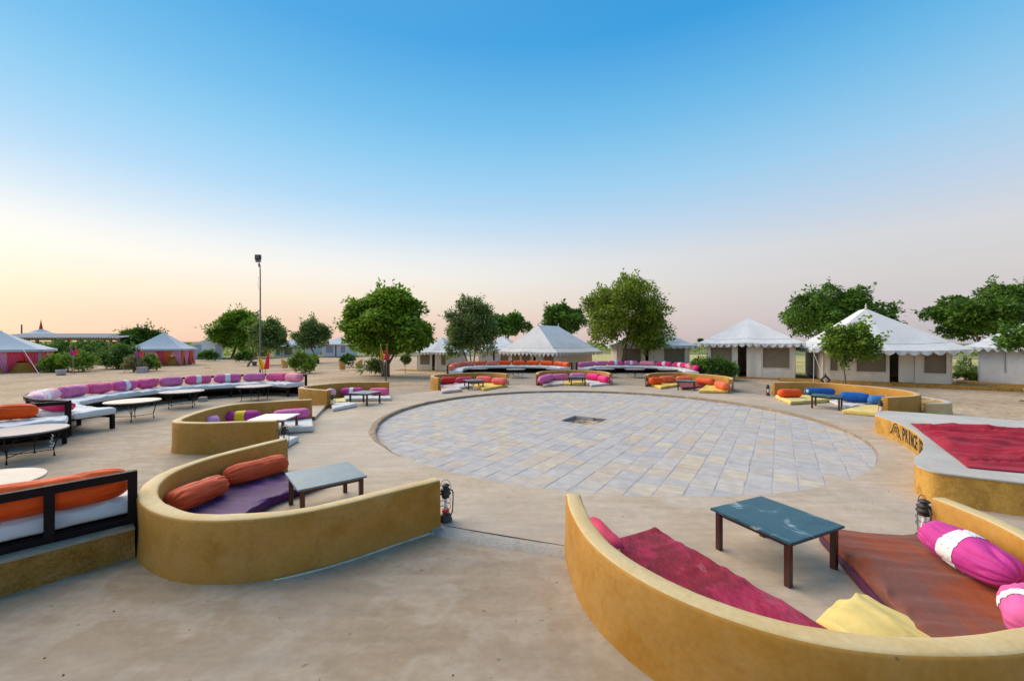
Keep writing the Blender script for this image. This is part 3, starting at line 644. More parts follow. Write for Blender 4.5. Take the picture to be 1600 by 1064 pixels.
mb.prism([(p.x, p.y) for p in out_], .432, .452); mb.build('stage_top', M['stage_top'], stage)
# lettering
def text_mesh(body, ext=0):
    cu = bpy.data.curves.new('t', 'FONT'); cu.body = body; cu.size = 1; cu.offset = .022; cu.resolution_u = 3
    o = bpy.data.objects.new('t', cu); COL.objects.link(o); dg = bpy.context.evaluated_depsgraph_get(); me = o.evaluated_get(dg).to_mesh()
    vs = [v.co.copy() for v in me.vertices]; fs = [tuple(p.vertices) for p in me.polygons]; bpy.data.objects.remove(o); bpy.data.curves.remove(cu); return vs, fs
def on_arc(a, z, dr=.006): return SC + Vector((math.cos(a), math.sin(a), 0)) * (SR - dr) + Vector((0, 0, z))
def ang_px(px):
    prev = None
    for i in range(2001):                                            # first crossing, before the front turns out of sight
        a = a0 + (a1 - a0) * i / 2000; p = on_arc(a, 0); x = 800 + 620 * p.x / p.y
        if x >= px or (prev is not None and x < prev): return a
        prev = x
    return a1
word = 'PRINCE DES'; slots = 10
ta = ang_px(1409.5); tb = ta + (ang_px(1435.6) - ta) * 10 / 6.9
for i, ch in enumerate(word):
    if ch == ' ': continue
    vs, fs = text_mesh(ch); x0 = min(v.x for v in vs); x1 = max(v.x for v in vs); y1 = max(v.y for v in vs); y0 = min(v.y for v in vs)
    wd = .82 if ch != 'I' else .32
    sa = ta + (tb - ta) * (i + .09) / slots; sb = ta + (tb - ta) * (i + .09 + wd) / slots
    if ch == 'I': sa, sb = sa + (tb - ta) * .025, sb + (tb - ta) * .025
    mb = MB(); mb.add([on_arc(sa + (sb - sa) * (v.x - x0) / (x1 - x0), .10 + .295 * (v.y - y0) / (y1 - y0)) for v in vs], fs)
    mb.build('letter', M['paint_black'], stage)
mb = MB(); ea, eb = ang_px(1390), ang_px(1408)
def stroke(pts, w=.007):
    pts = [(ea + (eb - ea) * x, .06 + .36 * y) for x, y in pts]
    for (p, q) in zip(pts, pts[1:]):
        A, B = on_arc(p[0], p[1]), on_arc(q[0], q[1]); t = (B - A).normalized(); nrm = Vector((math.cos(p[0]), math.sin(p[0]), 0)); s = t.cross(nrm) * w
        mb.add([A + s, B + s, B - s, A - s], [(0, 1, 2, 3)])
stroke([(.02, .22), (.22, .45), (.28, .75), (.42, .97), (.56, .97), (.72, .72), (.76, .45), (.98, .05)], .014)
stroke([(.22, .45), (.2, .28), (.3, .2)]); stroke([(.32, .3), (.36, .62), (.48, .8), (.6, .62), (.62, .3)], .009); stroke([(.48, .8), (.48, .5)]); stroke([(.36, .62), (.5, .4), (.6, .62)]); stroke([(.62, .3), (.78, .18), (.76, .45)]); stroke([(.28, .75), (.48, .8), (.72, .72)])
mb.build('emblem', M['paint_black'], stage)
# red carpet with long shallow creases
cp = [W(1422.5, 662, .455), W(1475, 664.4, .455), W(1600, 674, .455), Vector((12.6, 7.1, 0)), Vector((8.2, 4.9, 0)), W(1511, 730.5, .455)]
A_ = [cp[0], cp[0].lerp(cp[5], .5), cp[5]]; 
mb = MB(); rws = []
E0, E1 = cp[0], cp[5]; Fa, Fb = W(1600, 674, .455) + (W(1600, 674, .455) - cp[0]) * .35, Vector((8.3, 5.15, 0))
for i in range(90):
    t = i / 89; L0 = E0.lerp(E1, t); L1 = Fa.lerp(Fb, t); rw = []
    for j in range(120):
        s = j / 119; p = L0.lerp(L1, s); c_ = noise.noise(Vector((p.x * .8 + p.y * .5, (p.y * 2.6 - p.x * 1.2), 2))); c2_ = noise.noise(Vector((p.x * 2, p.y * 6, 5)))
        ed = min(t, 1 - t, s, 1 - s) * 14; wob = .03 * noise.noise(Vector((p.x * 2, p.y * 2, 9)))
        rw.append(Vector((p.x + wob, p.y + wob, .462 + min(1, ed) * (.075 * max(0, c_) ** 1.3 + .030 * max(0, c2_) + .085 * max(0, 1 - 5 * abs(noise.noise(Vector((p.x * .5 + 3, (p.y * 1.5 + p.x * .35), 8))))) ** 1.5 + .06 * max(0, 1 - 5 * abs(noise.noise(Vector((p.x * .8 - 3, (p.y * 2.4 + p.x * .9), 18))))) ** 1.5))))
    rws.append(rw)
mb.sheet(rws); o = mb.build('carpet', M['carpet'], sm=True, origin=(9.5, 8.0, .455)); sol = o.modifiers.new('th', 'SOLIDIFY'); sol.thickness = .008
tag(o, 'creased red carpet spread on top of the low stage', 'carpet')

# ------------------------------------------------------------------ soft things: bolsters, mattresses, cushions
def sgnpow(c, e): return math.copysign(abs(c) ** e, c)
def bolster(A, B, r, color, label, group, band=None, knot=True, seg=(34, 28), seed=0, sag=.12, folds=1.0, curve=None, catg='bolster', bandw=.19, pinch=7):
    """A round bolster with gathered ends lying from A to B (axis end points)."""
    A, B = Vector(A), Vector(B); ax = B - A; L = ax.length; t = ax / L
    side = t.cross(Vector((0, 0, 1))).normalized(); up = side.cross(t).normalized()
    rg = random.Random(seed * 77 + 5); nu, nv = seg; ph = rg.uniform(0, 6); tw = rg.uniform(-2.0, 2.0)
    base = (A + B) / 2
    def point(s, th, grow=0.0):
        e = abs(2 * s - 1); pr = max(0.0, 1 - e ** pinch) ** .42
        pr = max(pr, .10 if e > .98 else 0)
        rr = r * pr
        k = 11 + seed % 4
        rr *= 1 + folds * (.055 * e ** 3 * math.sin(k * th + ph) + .035 * noise.noise(Vector((s * L * 3.2 + tw * th * .5, math.cos(th) * 1.6 + seed, math.sin(th) * 1.6))) + .022 * math.sin(3 * th + tw * 3 * s * 2 + ph) * (1 - e * e) - .055 * max(0, 1 - 6.5 * abs(noise.noise(Vector((s * L * 1.7 + tw * math.cos(th + ph) * .7 + seed * 3, math.cos(th) * 2.1, math.sin(th) * 2.1 + seed))))))
        rr += grow
        c = A + ax * s; z = math.sin(th)
        p = c + side * (rr * math.cos(th) * 1.04) + up * (rr * z * (1 - sag if z < 0 else 1))
        if curve is not None: p += curve * (1 - (2 * s - 1) ** 2)
        return p
    def ss(i): 
        x = i / nu; return .5 - .5 * math.cos(math.pi * x) * (1 - .25 * math.sin(math.pi * x) ** 2)
    mb = MB(); rows = [[point(ss(i), 2 * math.pi * j / nv) for j in range(nv)] for i in range(nu + 1)]
    mb.sheet(rows, closed=True)
    for row, rev in ((0, 0), (nu, 1)):
        f = tuple(row * nv + j for j in range(nv)); mb.f.append(f[::-1] if rev else f); mb.m.append(0)
    o = mb.build('bolster', M[color], sm=True, origin=base - Vector((0, 0, r)))
    # outward normals
    tag(o, label, catg, group)
    if band:
        mb = MB(); s0, s1 = .5 - bandw / 2, .5 + bandw / 2
        mb.sheet([[point(s0 + (s1 - s0) * i / 6, 2 * math.pi * j / nv, .004) for j in range(nv)] for i in range(7)], closed=True)
        mb.build('band', M[band], o, sm=True)
    if knot and nu > 20:
        for c in (A, B):
            d = t if c is B else -t; mb = MB()
            mb.tube([c - d * .012, c + d * .006, c + d * .014], [.022, .026, .004], 10)
            mb.build('end_button', M['knot'] if knot is True else M[knot], o, sm=True)
    return o
def pad(Aedge, Bedge, z0, th, m, name, label=None, catg='mattress', group=None, parent=None, nu=26, exp=.28, wr=.012, seed=0, tilt=None):
    A = resample([Vector((p[0], p[1], 0)) for p in Aedge], nu); B = resample([Vector((p[0], p[1], 0)) for p in Bedge], nu)
    mb = MB(); rows = []; nv = 40
    L = sum((A[i + 1] - A[i]).length for i in range(nu - 1)); wdt = (B[nu // 2] - A[nu // 2]).length
    rend = .07
    for i in range(nu):
        # ends rounded like the sides
        s = i / (nu - 1) * L; e = min(s, L - s) / rend
        rows.append((A[i], B[i], 1.0))
    ring_rows = []
    for i, (a, b, _) in enumerate(rows):
        c = (a + b) / 2; h = (b - a) / 2; rw = []
        for j in range(nv):
            an = 2 * math.pi * j / nv; cx, cz = sgnpow(math.cos(an), exp * .55), sgnpow(math.sin(an), exp)
            q = Vector((c.x + h.x * cx, c.y + h.y * cx, z0 + th / 2 + th / 2 * cz))
            if cz > -.3:
                wz = wr * (noise.noise(Vector((q.x * 2.6 + seed, q.y * 2.6, 1))) + .5 * noise.noise(Vector((q.x * 7 + seed, q.y * 7, 3))) + 1.1 * max(0, 1 - 6 * abs(noise.noise(Vector((q.x * 1.1 + q.y * .9 + seed, q.y * 2.3 - q.x * 1.6, 5))))) + .7 * max(0, 1 - 5 * abs(noise.noise(Vector((q.x * 3.1 + seed, q.y * 3.4, 8)))))); q.z += wz
            q += h.normalized() * (wr * .9 * noise.noise(Vector((q.x * 4, q.y * 4, q.z * 9 + seed))) * abs(cx))
            if tilt: q.z += tilt(q)
            rw.append(q)
        ring_rows.append(rw)
    # end rings shrink to close
    def shrink(rw, d, k):
        c = sum(rw, Vector()) / len(rw); res = []
        for p in rw: res.append(Vector((p.x + (c.x - p.x) * k * .08, p.y + (c.y - p.y) * k * .08, z0 + th / 2 + (p.z - z0 - th / 2) * (1 - k))) + d)
        return res
    d0 = ((ring_rows[0][0] - ring_rows[1][0])); d0.z = 0; d0.normalize(); d1 = ring_rows[-1][0] - ring_rows[-2][0]; d1.z = 0; d1.normalize()
    pre = [shrink(ring_rows[0], d0 * .030, .96), shrink(ring_rows[0], d0 * .026, .4), shrink(ring_rows[0], d0 * .014, .10)]
    post = [shrink(ring_rows[-1], d1 * .014, .10), shrink(ring_rows[-1], d1 * .026, .4), shrink(ring_rows[-1], d1 * .030, .96)]
    rr = pre + ring_rows + post
    mb.sheet(rr, closed=True)
    n = len(rr); mb.f.append(tuple(range(nv))[::-1]); mb.m.append(0); mb.f.append(tuple((n - 1) * nv + j for j in range(nv))); mb.m.append(0)
    c = sum((p for rw in ring_rows for p in rw), Vector()) / (nu * nv)
    o = mb.build(name, m, parent, sm=True, origin=None if parent else (c.x, c.y, z0))
    if label: tag(o, label, catg, group)
    return o

GB = 'bolsters on the low seats'; GM = 'mattresses on the low seats'
def bp(x0, y0, x1, y1, r, zseat, color, label, group=GB, **k):       # axis ends from pixels, resting on the seat
    z = zseat + r * .92; return bolster(W(x0, y0, z), W(x1, y1, z), r, color, label, group, **k)
def mp(q, th, m, label, **k):                                        # four top corners: A0, A1 / B0, B1
    P = [W(x, y, th) for x, y in q]; return pad([P[0], P[1]], [P[3], P[2]], 0.004, th, M[m], 'mattress', label, 'mattress', GM, **k)

# booth 1 (left front)
pad([(-4.38, 4.86), (-4.42, 5.6), (-4.02, 6.72)], [(-3.42, 4.78), (-3.36, 5.6), (-3.0, 6.3)], .004, .13, M['purple_vel'], 'mattress', 'deep purple velvet mattress behind the left front table', 'mattress', GM, nu=50, wr=.02, seed=3)
bolster((-4.27, 4.93, .28), (-4.16, 5.72, .28), .165, 'terracotta', 'creased terracotta bolster at the front end of the purple mattress', GB, seg=(60, 60), seed=1, folds=1.5)
bolster((-4.30, 5.92, .28), (-3.83, 6.74, .28), .165, 'terracotta', 'terracotta bolster with yellow end button at the far end of the purple mattress', GB, seg=(60, 60), seed=2, folds=1.3)
# booth 2 (right front)
pad([(1.10, 4.38), (1.22, 3.8), (1.47, 3.3), (1.78, 2.86)], [(1.70, 4.66), (1.93, 4.2), (2.14, 3.65), (2.44, 3.02)], .004, .12, M['crimson'], 'mattress', 'worn crimson velvet mattress along the nearest mustard wall', 'mattress', GM, nu=50, wr=.018, seed=5)
pad([(1.86, 2.80), (2.12, 2.6)], [(2.46, 2.96), (2.58, 2.78)], .004, .14, M['crimson_light'], 'mattress', 'pinkish crimson mattress end beside the yellow cushion', 'mattress', GM, seed=6)
bolster((.96, 4.86, .115), (1.12, 4.16, .12), .10, 'rose', 'slim dusty pink bolster between the nearest wall and the crimson mattress', GB, seg=(40, 30), seed=9)
pad([(3.57, 4.60), (3.32, 3.85), (3.12, 3.25), (2.98, 2.82)], [(4.48, 4.40), (4.42, 3.8), (4.22, 3.25), (3.72, 2.80)], .075, .085, M['rust'], 'mattress', 'rust brown velvet mattress beside the green marble table at right front', 'mattress', GM, nu=60, wr=.022, seed=7)
pad([(3.54, 4.57), (3.29, 3.85), (3.09, 3.25), (2.95, 2.80)], [(4.44, 4.37), (4.38, 3.8), (4.18, 3.25), (3.70, 2.80)], .004, .085, M['plum'], 'mattress', 'dark plum mattress lying under the rust velvet one', 'mattress', GM, nu=40, wr=.01, seed=8)
bolster((4.33, 4.14, .335), (4.19, 3.27, .335), .19, 'magenta', 'big magenta satin bolster with white floral band on the rust mattress', GB, band='floral', seg=(80, 70), seed=4, folds=1.9, knot=False, bandw=.17, pinch=3.2)
bolster((4.02, 3.08, .31), (3.62, 2.72, .31), .16, 'orchid', 'pink bolster with white floral band at the right edge of the photo', GB, band='floral', seg=(60, 50), seed=6, folds=1.2, knot=False)
def ytilt(q): return .07 * math.exp(-((q.x - 2.75) ** 2 + (q.y - 3.05) ** 2) / .12)
pad([(2.42, 3.13), (2.75, 3.35), (3.03, 3.47)], [(2.52, 2.66), (2.85, 2.66), (3.14, 2.74)], .02, .10, M['yellow_pale'], 'cushion', 'yellow square cushion tucked beside the rust mattress', 'cushion', None, nu=40, exp=.7, wr=.03, seed=11, tilt=ytilt)
# booth 3
mp([(352, 655.6), (486, 653.6), (488, 666), (372, 672)], .15, 'offwhite_mat', 'off-white mattress behind the white topped table', nu=40)
mp([(345, 682), (466, 681), (447, 690.5), (352, 694)], .13, 'offwhite_mat', 'off-white mattress beside the lantern by the white topped table', nu=40)
bp(318, 661, 341, 657.5, .16, .15, 'lilac', 'pale lilac bolster mostly hidden in the curve behind the white topped table', seed=12)
bp(347, 652, 407, 649.6, .16, .15, 'purple', 'purple bolster with bright yellow band behind the white topped table', band='yellow_band', seed=13, bandw=.25)
bp(426, 650, 484, 645.2, .16, .15, 'orchid', 'crumpled orchid pink bolster at the wall end behind the white topped table', seed=14, folds=2.0)
# booth 4
mp([(538, 617), (606, 616.4), (611, 621.5), (541, 622.6)], .12, 'offwhite_mat', 'off-white mattress under the bolsters of the booth by the long pink bench', nu=30)
mp([(518, 629.5), (545, 628.6), (557, 630.6), (521, 637.5)], .12, 'offwhite_mat', 'off-white mattress beside the lantern at the booth by the long pink bench', nu=30)
pad([W(521, 622, .12), W(538, 621.4, .12)], [W(523, 627, .12), W(540, 626, .12)], .01, .10, M['yellow_pale'], 'cushion', 'small yellow cushion between two off-white mattresses', 'cushion', None, exp=.6, wr=.02)
bp(512, 613, 521, 613.8, .17, .14, 'pale lilac', 'lilac bolster peeping out behind a lantern', seed=15, seg=(22, 20))
bp(532, 611.6, 568, 611.2, .16, .13, 'magenta', 'magenta bolster with white band behind the low blue-green table', band='white_band', seed=16, seg=(24, 20), bandw=.17)
bp(577, 612, 608, 611.8, .16, .13, 'pink', 'pink bolster at the wall end behind the low blue-green table', seed=17, seg=(24, 20))
# booth 5
mp([(689, 602), (704, 600), (722, 608), (691, 611.4)], .12, 'redwhite_mat', 'faded red and white mattress at the end nearest a wall lantern')
mp([(704, 598.6), (726, 597), (739, 602.2), (717, 605)], .12, 'grey_mat', 'grey mattress behind the low table by the red bolster')
mp([(741, 600.4), (764, 597.6), (793, 600.6), (756, 607)], .12, 'yellow_mat', 'yellow mattress under the coral pink bolsters')
bp(688, 595.4, 711.5, 594.2, .19, .12, 'red', 'red bolster at the left end of its booth', seed=18, seg=(22, 20))
bp(712.5, 594.2, 738, 593.2, .17, .12, 'rose', 'rose bolster beside the red one', seed=19, seg=(22, 20))
bp(744.5, 592.6, 769, 593.4, .19, .12, 'coral pink', 'coral pink bolster behind the right end of the low table', seed=20, seg=(22, 20))
bp(769.5, 595, 792, 596.4, .19, .12, 'coral pink', 'coral pink bolster by the white switch box on the wall end', seed=21, seg=(22, 20))
# booth 6
mp([(851, 596.5), (878, 594.4), (882, 598.5), (849, 601.5)], .12, 'redwhite_mat', 'faded red mattress left of the middle table')
mp([(882, 595.2), (914, 595), (912, 599.4), (882, 599.6)], .10, 'yellow_mat', 'yellow mattress under the middle table')
mp([(914, 593.6), (940, 593.2), (952, 598.6), (924, 601)], .12, 'grey_mat', 'grey mattress right of the middle table')
bp(843.5, 594.6, 862, 588.6, .22, .12, 'orchid', 'orchid bolster lying endwise at the left of the middle booth', seed=22, seg=(22, 20))
bp(863, 589.8, 886, 588.2, .20, .12, 'mauve', 'mauve bolster second from the left in the middle booth', seed=23, seg=(22, 20))
bp(890, 587.8, 915, 587.8, .20, .12, 'mauve', 'mauve bolster directly behind the middle table', seed=24, seg=(22, 20))
bp(918.5, 588.2, 938, 590, .22, .12, 'hot pink', 'hot pink bolster right of the middle table', seed=25, seg=(22, 20))
bp(936.5, 591.4, 951, 593.6, .20, .12, 'hot pink', 'short hot pink bolster at the right end of the middle booth', seed=26, seg=(22, 20))
# booth 7
mp([(1015, 599), (1053, 597.4), (1061, 600.4), (1033, 604.4)], .12, 'yellow_mat', 'yellow mattress left of the red-brown table in the orange booth')
mp([(1061, 599.4), (1088, 599.4), (1104, 602), (1066, 606)], .10, 'darkred_mat', 'dark red mattress under the table of the orange booth')
mp([(1105, 601.4), (1131, 602.4), (1136, 610.4), (1092, 609.6)], .13, 'yellow_mat', 'yellow mattress right of the table in the orange booth')
bp(1014.5, 595.6, 1034, 594.8, .20, .12, 'orange', 'orange bolster at the left end of the orange booth', seed=27, seg=(22, 20))
bp(1030.5, 593.4, 1054, 592.4, .20, .12, 'coral', 'coral bolster second from the left in the orange booth', seed=28, seg=(22, 20))
bp(1056, 592.6, 1081.5, 593, .18, .12, 'coral', 'coral bolster directly behind the red-brown table', seed=29, seg=(22, 20))
bp(1088.5, 594.4, 1116, 597.2, .20, .12, 'terracotta', 'deep orange bolster right of the red-brown table', seed=30, seg=(22, 20))
bp(1120.5, 600.4, 1136, 604.8, .20, .12, 'coral', 'short coral bolster by the switch box at the right end of the orange booth', seed=31, seg=(22, 20))
# booth 8
mp([(1212, 617.6), (1280, 616.4), (1301, 622.8), (1236, 627.4)], .13, 'yellow_pale', 'pale yellow mattress under the orange bolster by the stage', nu=34)
mp([(1296, 625.6), (1336, 623), (1360, 630), (1322, 636.5)], .08, 'grey_mat', 'thin grey mattress under the dark blue bolsters', nu=30)
mp([(1316, 640), (1345, 633.4), (1392, 633.6), (1384, 646)], .13, 'yellow_pale', 'pale yellow mattress running up to the corner of the stage', nu=34)
bp(1216.5, 614.6, 1251, 614.2, .18, .13, 'orange', 'lone orange bolster beside the blue ones', seed=32, seg=(28, 22))
bp(1257.5, 611.4, 1304, 612.4, .17, .13, 'blue', 'dark blue bolster behind the low table nearest the stage', seed=33, seg=(28, 22))
bp(1311, 619.4, 1360, 622.6, .19, .10, 'blue', 'dark blue bolster right of the low table nearest the stage', seed=34, seg=(28, 22))
bp(1356.5, 625, 1386, 626.4, .18, .10, 'mid blue', 'lighter blue bolster half hidden by the wall end next to the stage', seed=35, seg=(26, 22))

# ------------------------------------------------------------------ low tables
def low_table(top, edge=True):
    t = thing('low_table', 'x', 'table', (0, 0, 0))
    mb = MB(); h = .45
    b = bmesh.new(); bmesh.ops.create_cube(b, size=1, matrix=Matrix.Translation((0, 0, h - .0125)) @ Matrix.Diagonal((.87, .87, .025, 1))); bmesh.ops.bevel(b, geom=b.edges[:], offset=.005, segments=2, affect='EDGES')
    mb.add([v.co for v in b.verts], [tuple(v.index for v in f.verts) for f in b.faces]); b.free(); mb.build('tabletop', M[top], t)
    mb = MB(); q = .37
    for s in (-1, 1):
        mb.box((0, s * q, h - .05), (.70, .022, .045)); mb.box((s * q, 0, h - .05), (.022, .70, .045))
    mb.build('apron', M['wood'], t)
    for sx in (-1, 1):
        for sy in (-1, 1):
            mb = MB(); b = bmesh.new(); bmesh.ops.create_cube(b, size=1, matrix=Matrix.Translation((sx * q, sy * q, (h - .026) / 2)) @ Matrix.Diagonal((.055, .055, h - .027, 1))); bmesh.ops.bevel(b, geom=b.edges[:], offset=.004, segments=1, affect='EDGES')
            mb.add([v.co for v in b.verts], [tuple(v.index for v in f.verts) for f in b.faces]); b.free(); mb.build('leg', M['wood'], t)
    return t
GT = 'low tables of the booths'
protos = {}
for (x, y, rz, top, lab) in [
    (-2.63, 5.60, -51, 'marble_pale', 'low table with pale blue-grey marble top beside the purple mattress'),
    (2.80, 4.24, -66, 'marble', 'low table with dark green white-veined marble top nearest the camera'),
    (-5.97, 9.98, 5, 'whitetop', 'low table with glossy white top left of the plaza'),
    (-5.55, 15.0, -18, 'marble_pale', 'low table with blue-green top in front of magenta bolsters'),
    (-1.92, 19.9, -69, 'marble_pale', 'low dark table between the red bolster and the yellow mattress'),
    (3.57, 21.8, 0, 'marble', 'low dark table straight behind the fire pit'),
    (8.6, 19.6, -22, 'marble', 'low dark table in front of coral bolsters over a dark red mattress'),
    (11.15, 14.05, -45, 'marble', 'low dark table in front of the blue bolsters')]:
    if top not in protos:
        p = low_table(top); protos[top] = p; p.location = (x, y, 0); p.rotation_euler = (0, 0, R(rz)); p['label'] = lab; p['group'] = GT
    else: dup(protos[top], (x, y, 0), R(rz), lab, GT)
# tumbler on the table by the blue bolsters
c_ = W(1262, 612.6, .47); mb = MB(); mb.lathe((c_.x, c_.y, .452), [(.03, 0), (.04, .1), (.036, .1), (.027, .01)], 12); tag(mb.build('tumbler', M['white'], sm=True, origin=(c_.x, c_.y, .452)), 'small pale tumbler standing on the table near the blue bolsters', 'tumbler')

# ------------------------------------------------------------------ hurricane lanterns on the wall ends
def lantern():
    t = thing('hurricane_lantern', 'x', 'lantern', (0, 0, 0))
    mb = MB(); mb.lathe((0, 0, 0), [(.085, 0), (.088, .012), (.080, .02), (.078, .05), (.062, .075), (.04, .085), (.035, .10)], 22); mb.build('fuel_tank', M['soot'], t, sm=True)
    mb = MB(); mb.lathe((0, 0, 0), [(.045, .10), (.048, .105), (.046, .138), (.04, .142)], 18); mb.build('burner', M['redtin'], t, sm=True)
    mb = MB(); mb.lathe((0, 0, 0), [(.030, .14), (.026, .17), (.018, .22), (.020, .28), (.012, .285)], 14); mb.build('bulb', M['white'], t, sm=True)
    mb = MB(); mb.tubez([(Vector((0, 0, z)), r) for r, z in [(.045, .13), (.060, .17), (.064, .21), (.056, .26), (.044, .295)]], 20, 0); mb.f = mb.f[:-2]; mb.m = mb.m[:-2]; mb.build('glass_chimney', M['glass'], t, sm=True)
    mb = MB(); mb.lathe((0, 0, 0), [(.046, .288), (.05, .295), (.05, .32), (.066, .33), (.072, .345), (.060, .355), (.060, .39), (.066, .395), (.05, .405), (.036, .415), (.036, .435), (.055, .44), (.05, .452), (.02, .468), (.006, .472)], 22); mb.build('hood', M['soot'], t, sm=True)
    for s in (-1, 1):
        mb = MB(); mb.tube([(s * .045, 0, .385), (s * .085, 0, .375), (s * .098, 0, .34), (s * .096, 0, .2), (s * .088, 0, .09), (s * .066, 0, .055)], .009, 8); mb.build('side_tube', M['soot'], t, sm=True)
    mb = MB(); mb.tube([(.072 * math.cos(a), 0.012, .40 + .115 * math.sin(a)) for a in (math.pi * i / 14 for i in range(15))], .0035, 6); mb.build('bail_handle', M['soot'], t, sm=True)
    mb = MB()
    for z in (.18, .25):
        mb.tube([(.066 * math.cos(a), .066 * math.sin(a), z + .02 * math.sin(2 * a)) for a in (2 * math.pi * i / 20 for i in range(21))], .003, 5, cap=False)
    mb.build('wire_guard', M['soot'], t)
    return t
lp0 = lantern(); first = True
GL_ = 'hurricane lanterns beside the wall ends'
def endp(k, i, d=.15, so=0):
    w = WALLC[k]; p, q = (w[0], w[1]) if i == 0 else (w[-1], w[-2]); t = (p - q).normalized(); return p + t * d + Vector((-t.y, t.x, 0)) * so
for pos, rz, lab, s in [
    (endp('1', 0, .13), 20, 'black hurricane lantern with red burner at the near wall end by the grey kerb', 1),
    (Vector((4.60, 4.43, 0)), 75, 'black hurricane lantern behind the big magenta bolster', 1),
    (endp('3', 0, .14), 15, 'black hurricane lantern at the wall end near the white topped table', 1),
    (endp('4', 0, .16), 40, 'black hurricane lantern beside the off-white mattress and the low step', 1),
    (endp('5', 0, .14), 10, 'black hurricane lantern at the wall end by the red bolster', .95),
    (endp('6', 0, .14), 60, 'black hurricane lantern at the left wall end of the middle booth', 1),
    (endp('7', 0, .18), 60, 'black hurricane lantern at the left wall end of the orange booth', 1),
    (endp('8', 0, .25), 20, 'black hurricane lantern at the wall end left of the lone orange bolster', 1),
    (endp('8', 1, .16), 80, 'dark hurricane lantern over the pale yellow mattress at the stage corner', 1)]:
    loc = Vector((pos.x, pos.y, .09 if 'magenta' in lab else .015))
    if first: lp0.location = loc; lp0.rotation_euler = (0, 0, R(rz)); lp0['label'] = lab; lp0['group'] = GL_; o = lp0; first = False
    else: o = dup(lp0, loc, R(rz), lab, GL_)
    o.scale = (s, s, s)
mb = MB()   # brackets and switch boxes are fixed to the wall ends
for k, i in (('1', 0), ('3', 0), ('4', 0)):
    e_ = endp(k, i, .002); t = endp(k, i, .12); m2b = MB()
    m2b.tube([e_ + Vector((0, 0, .40)), t + Vector((0, 0, .40))], .006, 6); m2b.tube([e_ + Vector((0, 0, .06)), t + Vector((0, 0, .05))], .006, 6); m2b.build('lantern_bracket', M['iron'], walls[k])
for k, i in (('5', 1), ('6', 1), ('7', 1), ('1', 1)):
    e_ = endp(k, i, .0); q = endp(k, i, .04); z = .30 if k != '1' else .22; m2b = MB(); u = (q - e_).normalized()
    m2b.box((q + e_) / 2 + Vector((0, 0, z)), (.045, .10, .13), math.atan2(u.y, u.x)); m2b.tube([q + Vector((0, 0, z - .06)), q + Vector((0, 0, .0))], .008, 6); m2b.build('switch_box', M['white'], walls[k])
# white conduit along the foot of the nearest left wall
w = WALLC['1']; path = [p + Vector((0, 0, -.035)) for p in offset2(w, -.113)[1:25]]
# pick the outer side: the side farther from the middle of the booth
cb = sum(w, Vector()) / len(w)
if (path[20] - cb).length < (w[20] - cb).length: path = [p + Vector((0, 0, -.035)) for p in offset2(w, .113)[1:25]]
mb = MB(); mb.tube(path, [.013 + .005 * noise.noise(p * 5) for p in path], 8); mb.build('conduit', M['chalk'], walls['1'], sm=True)

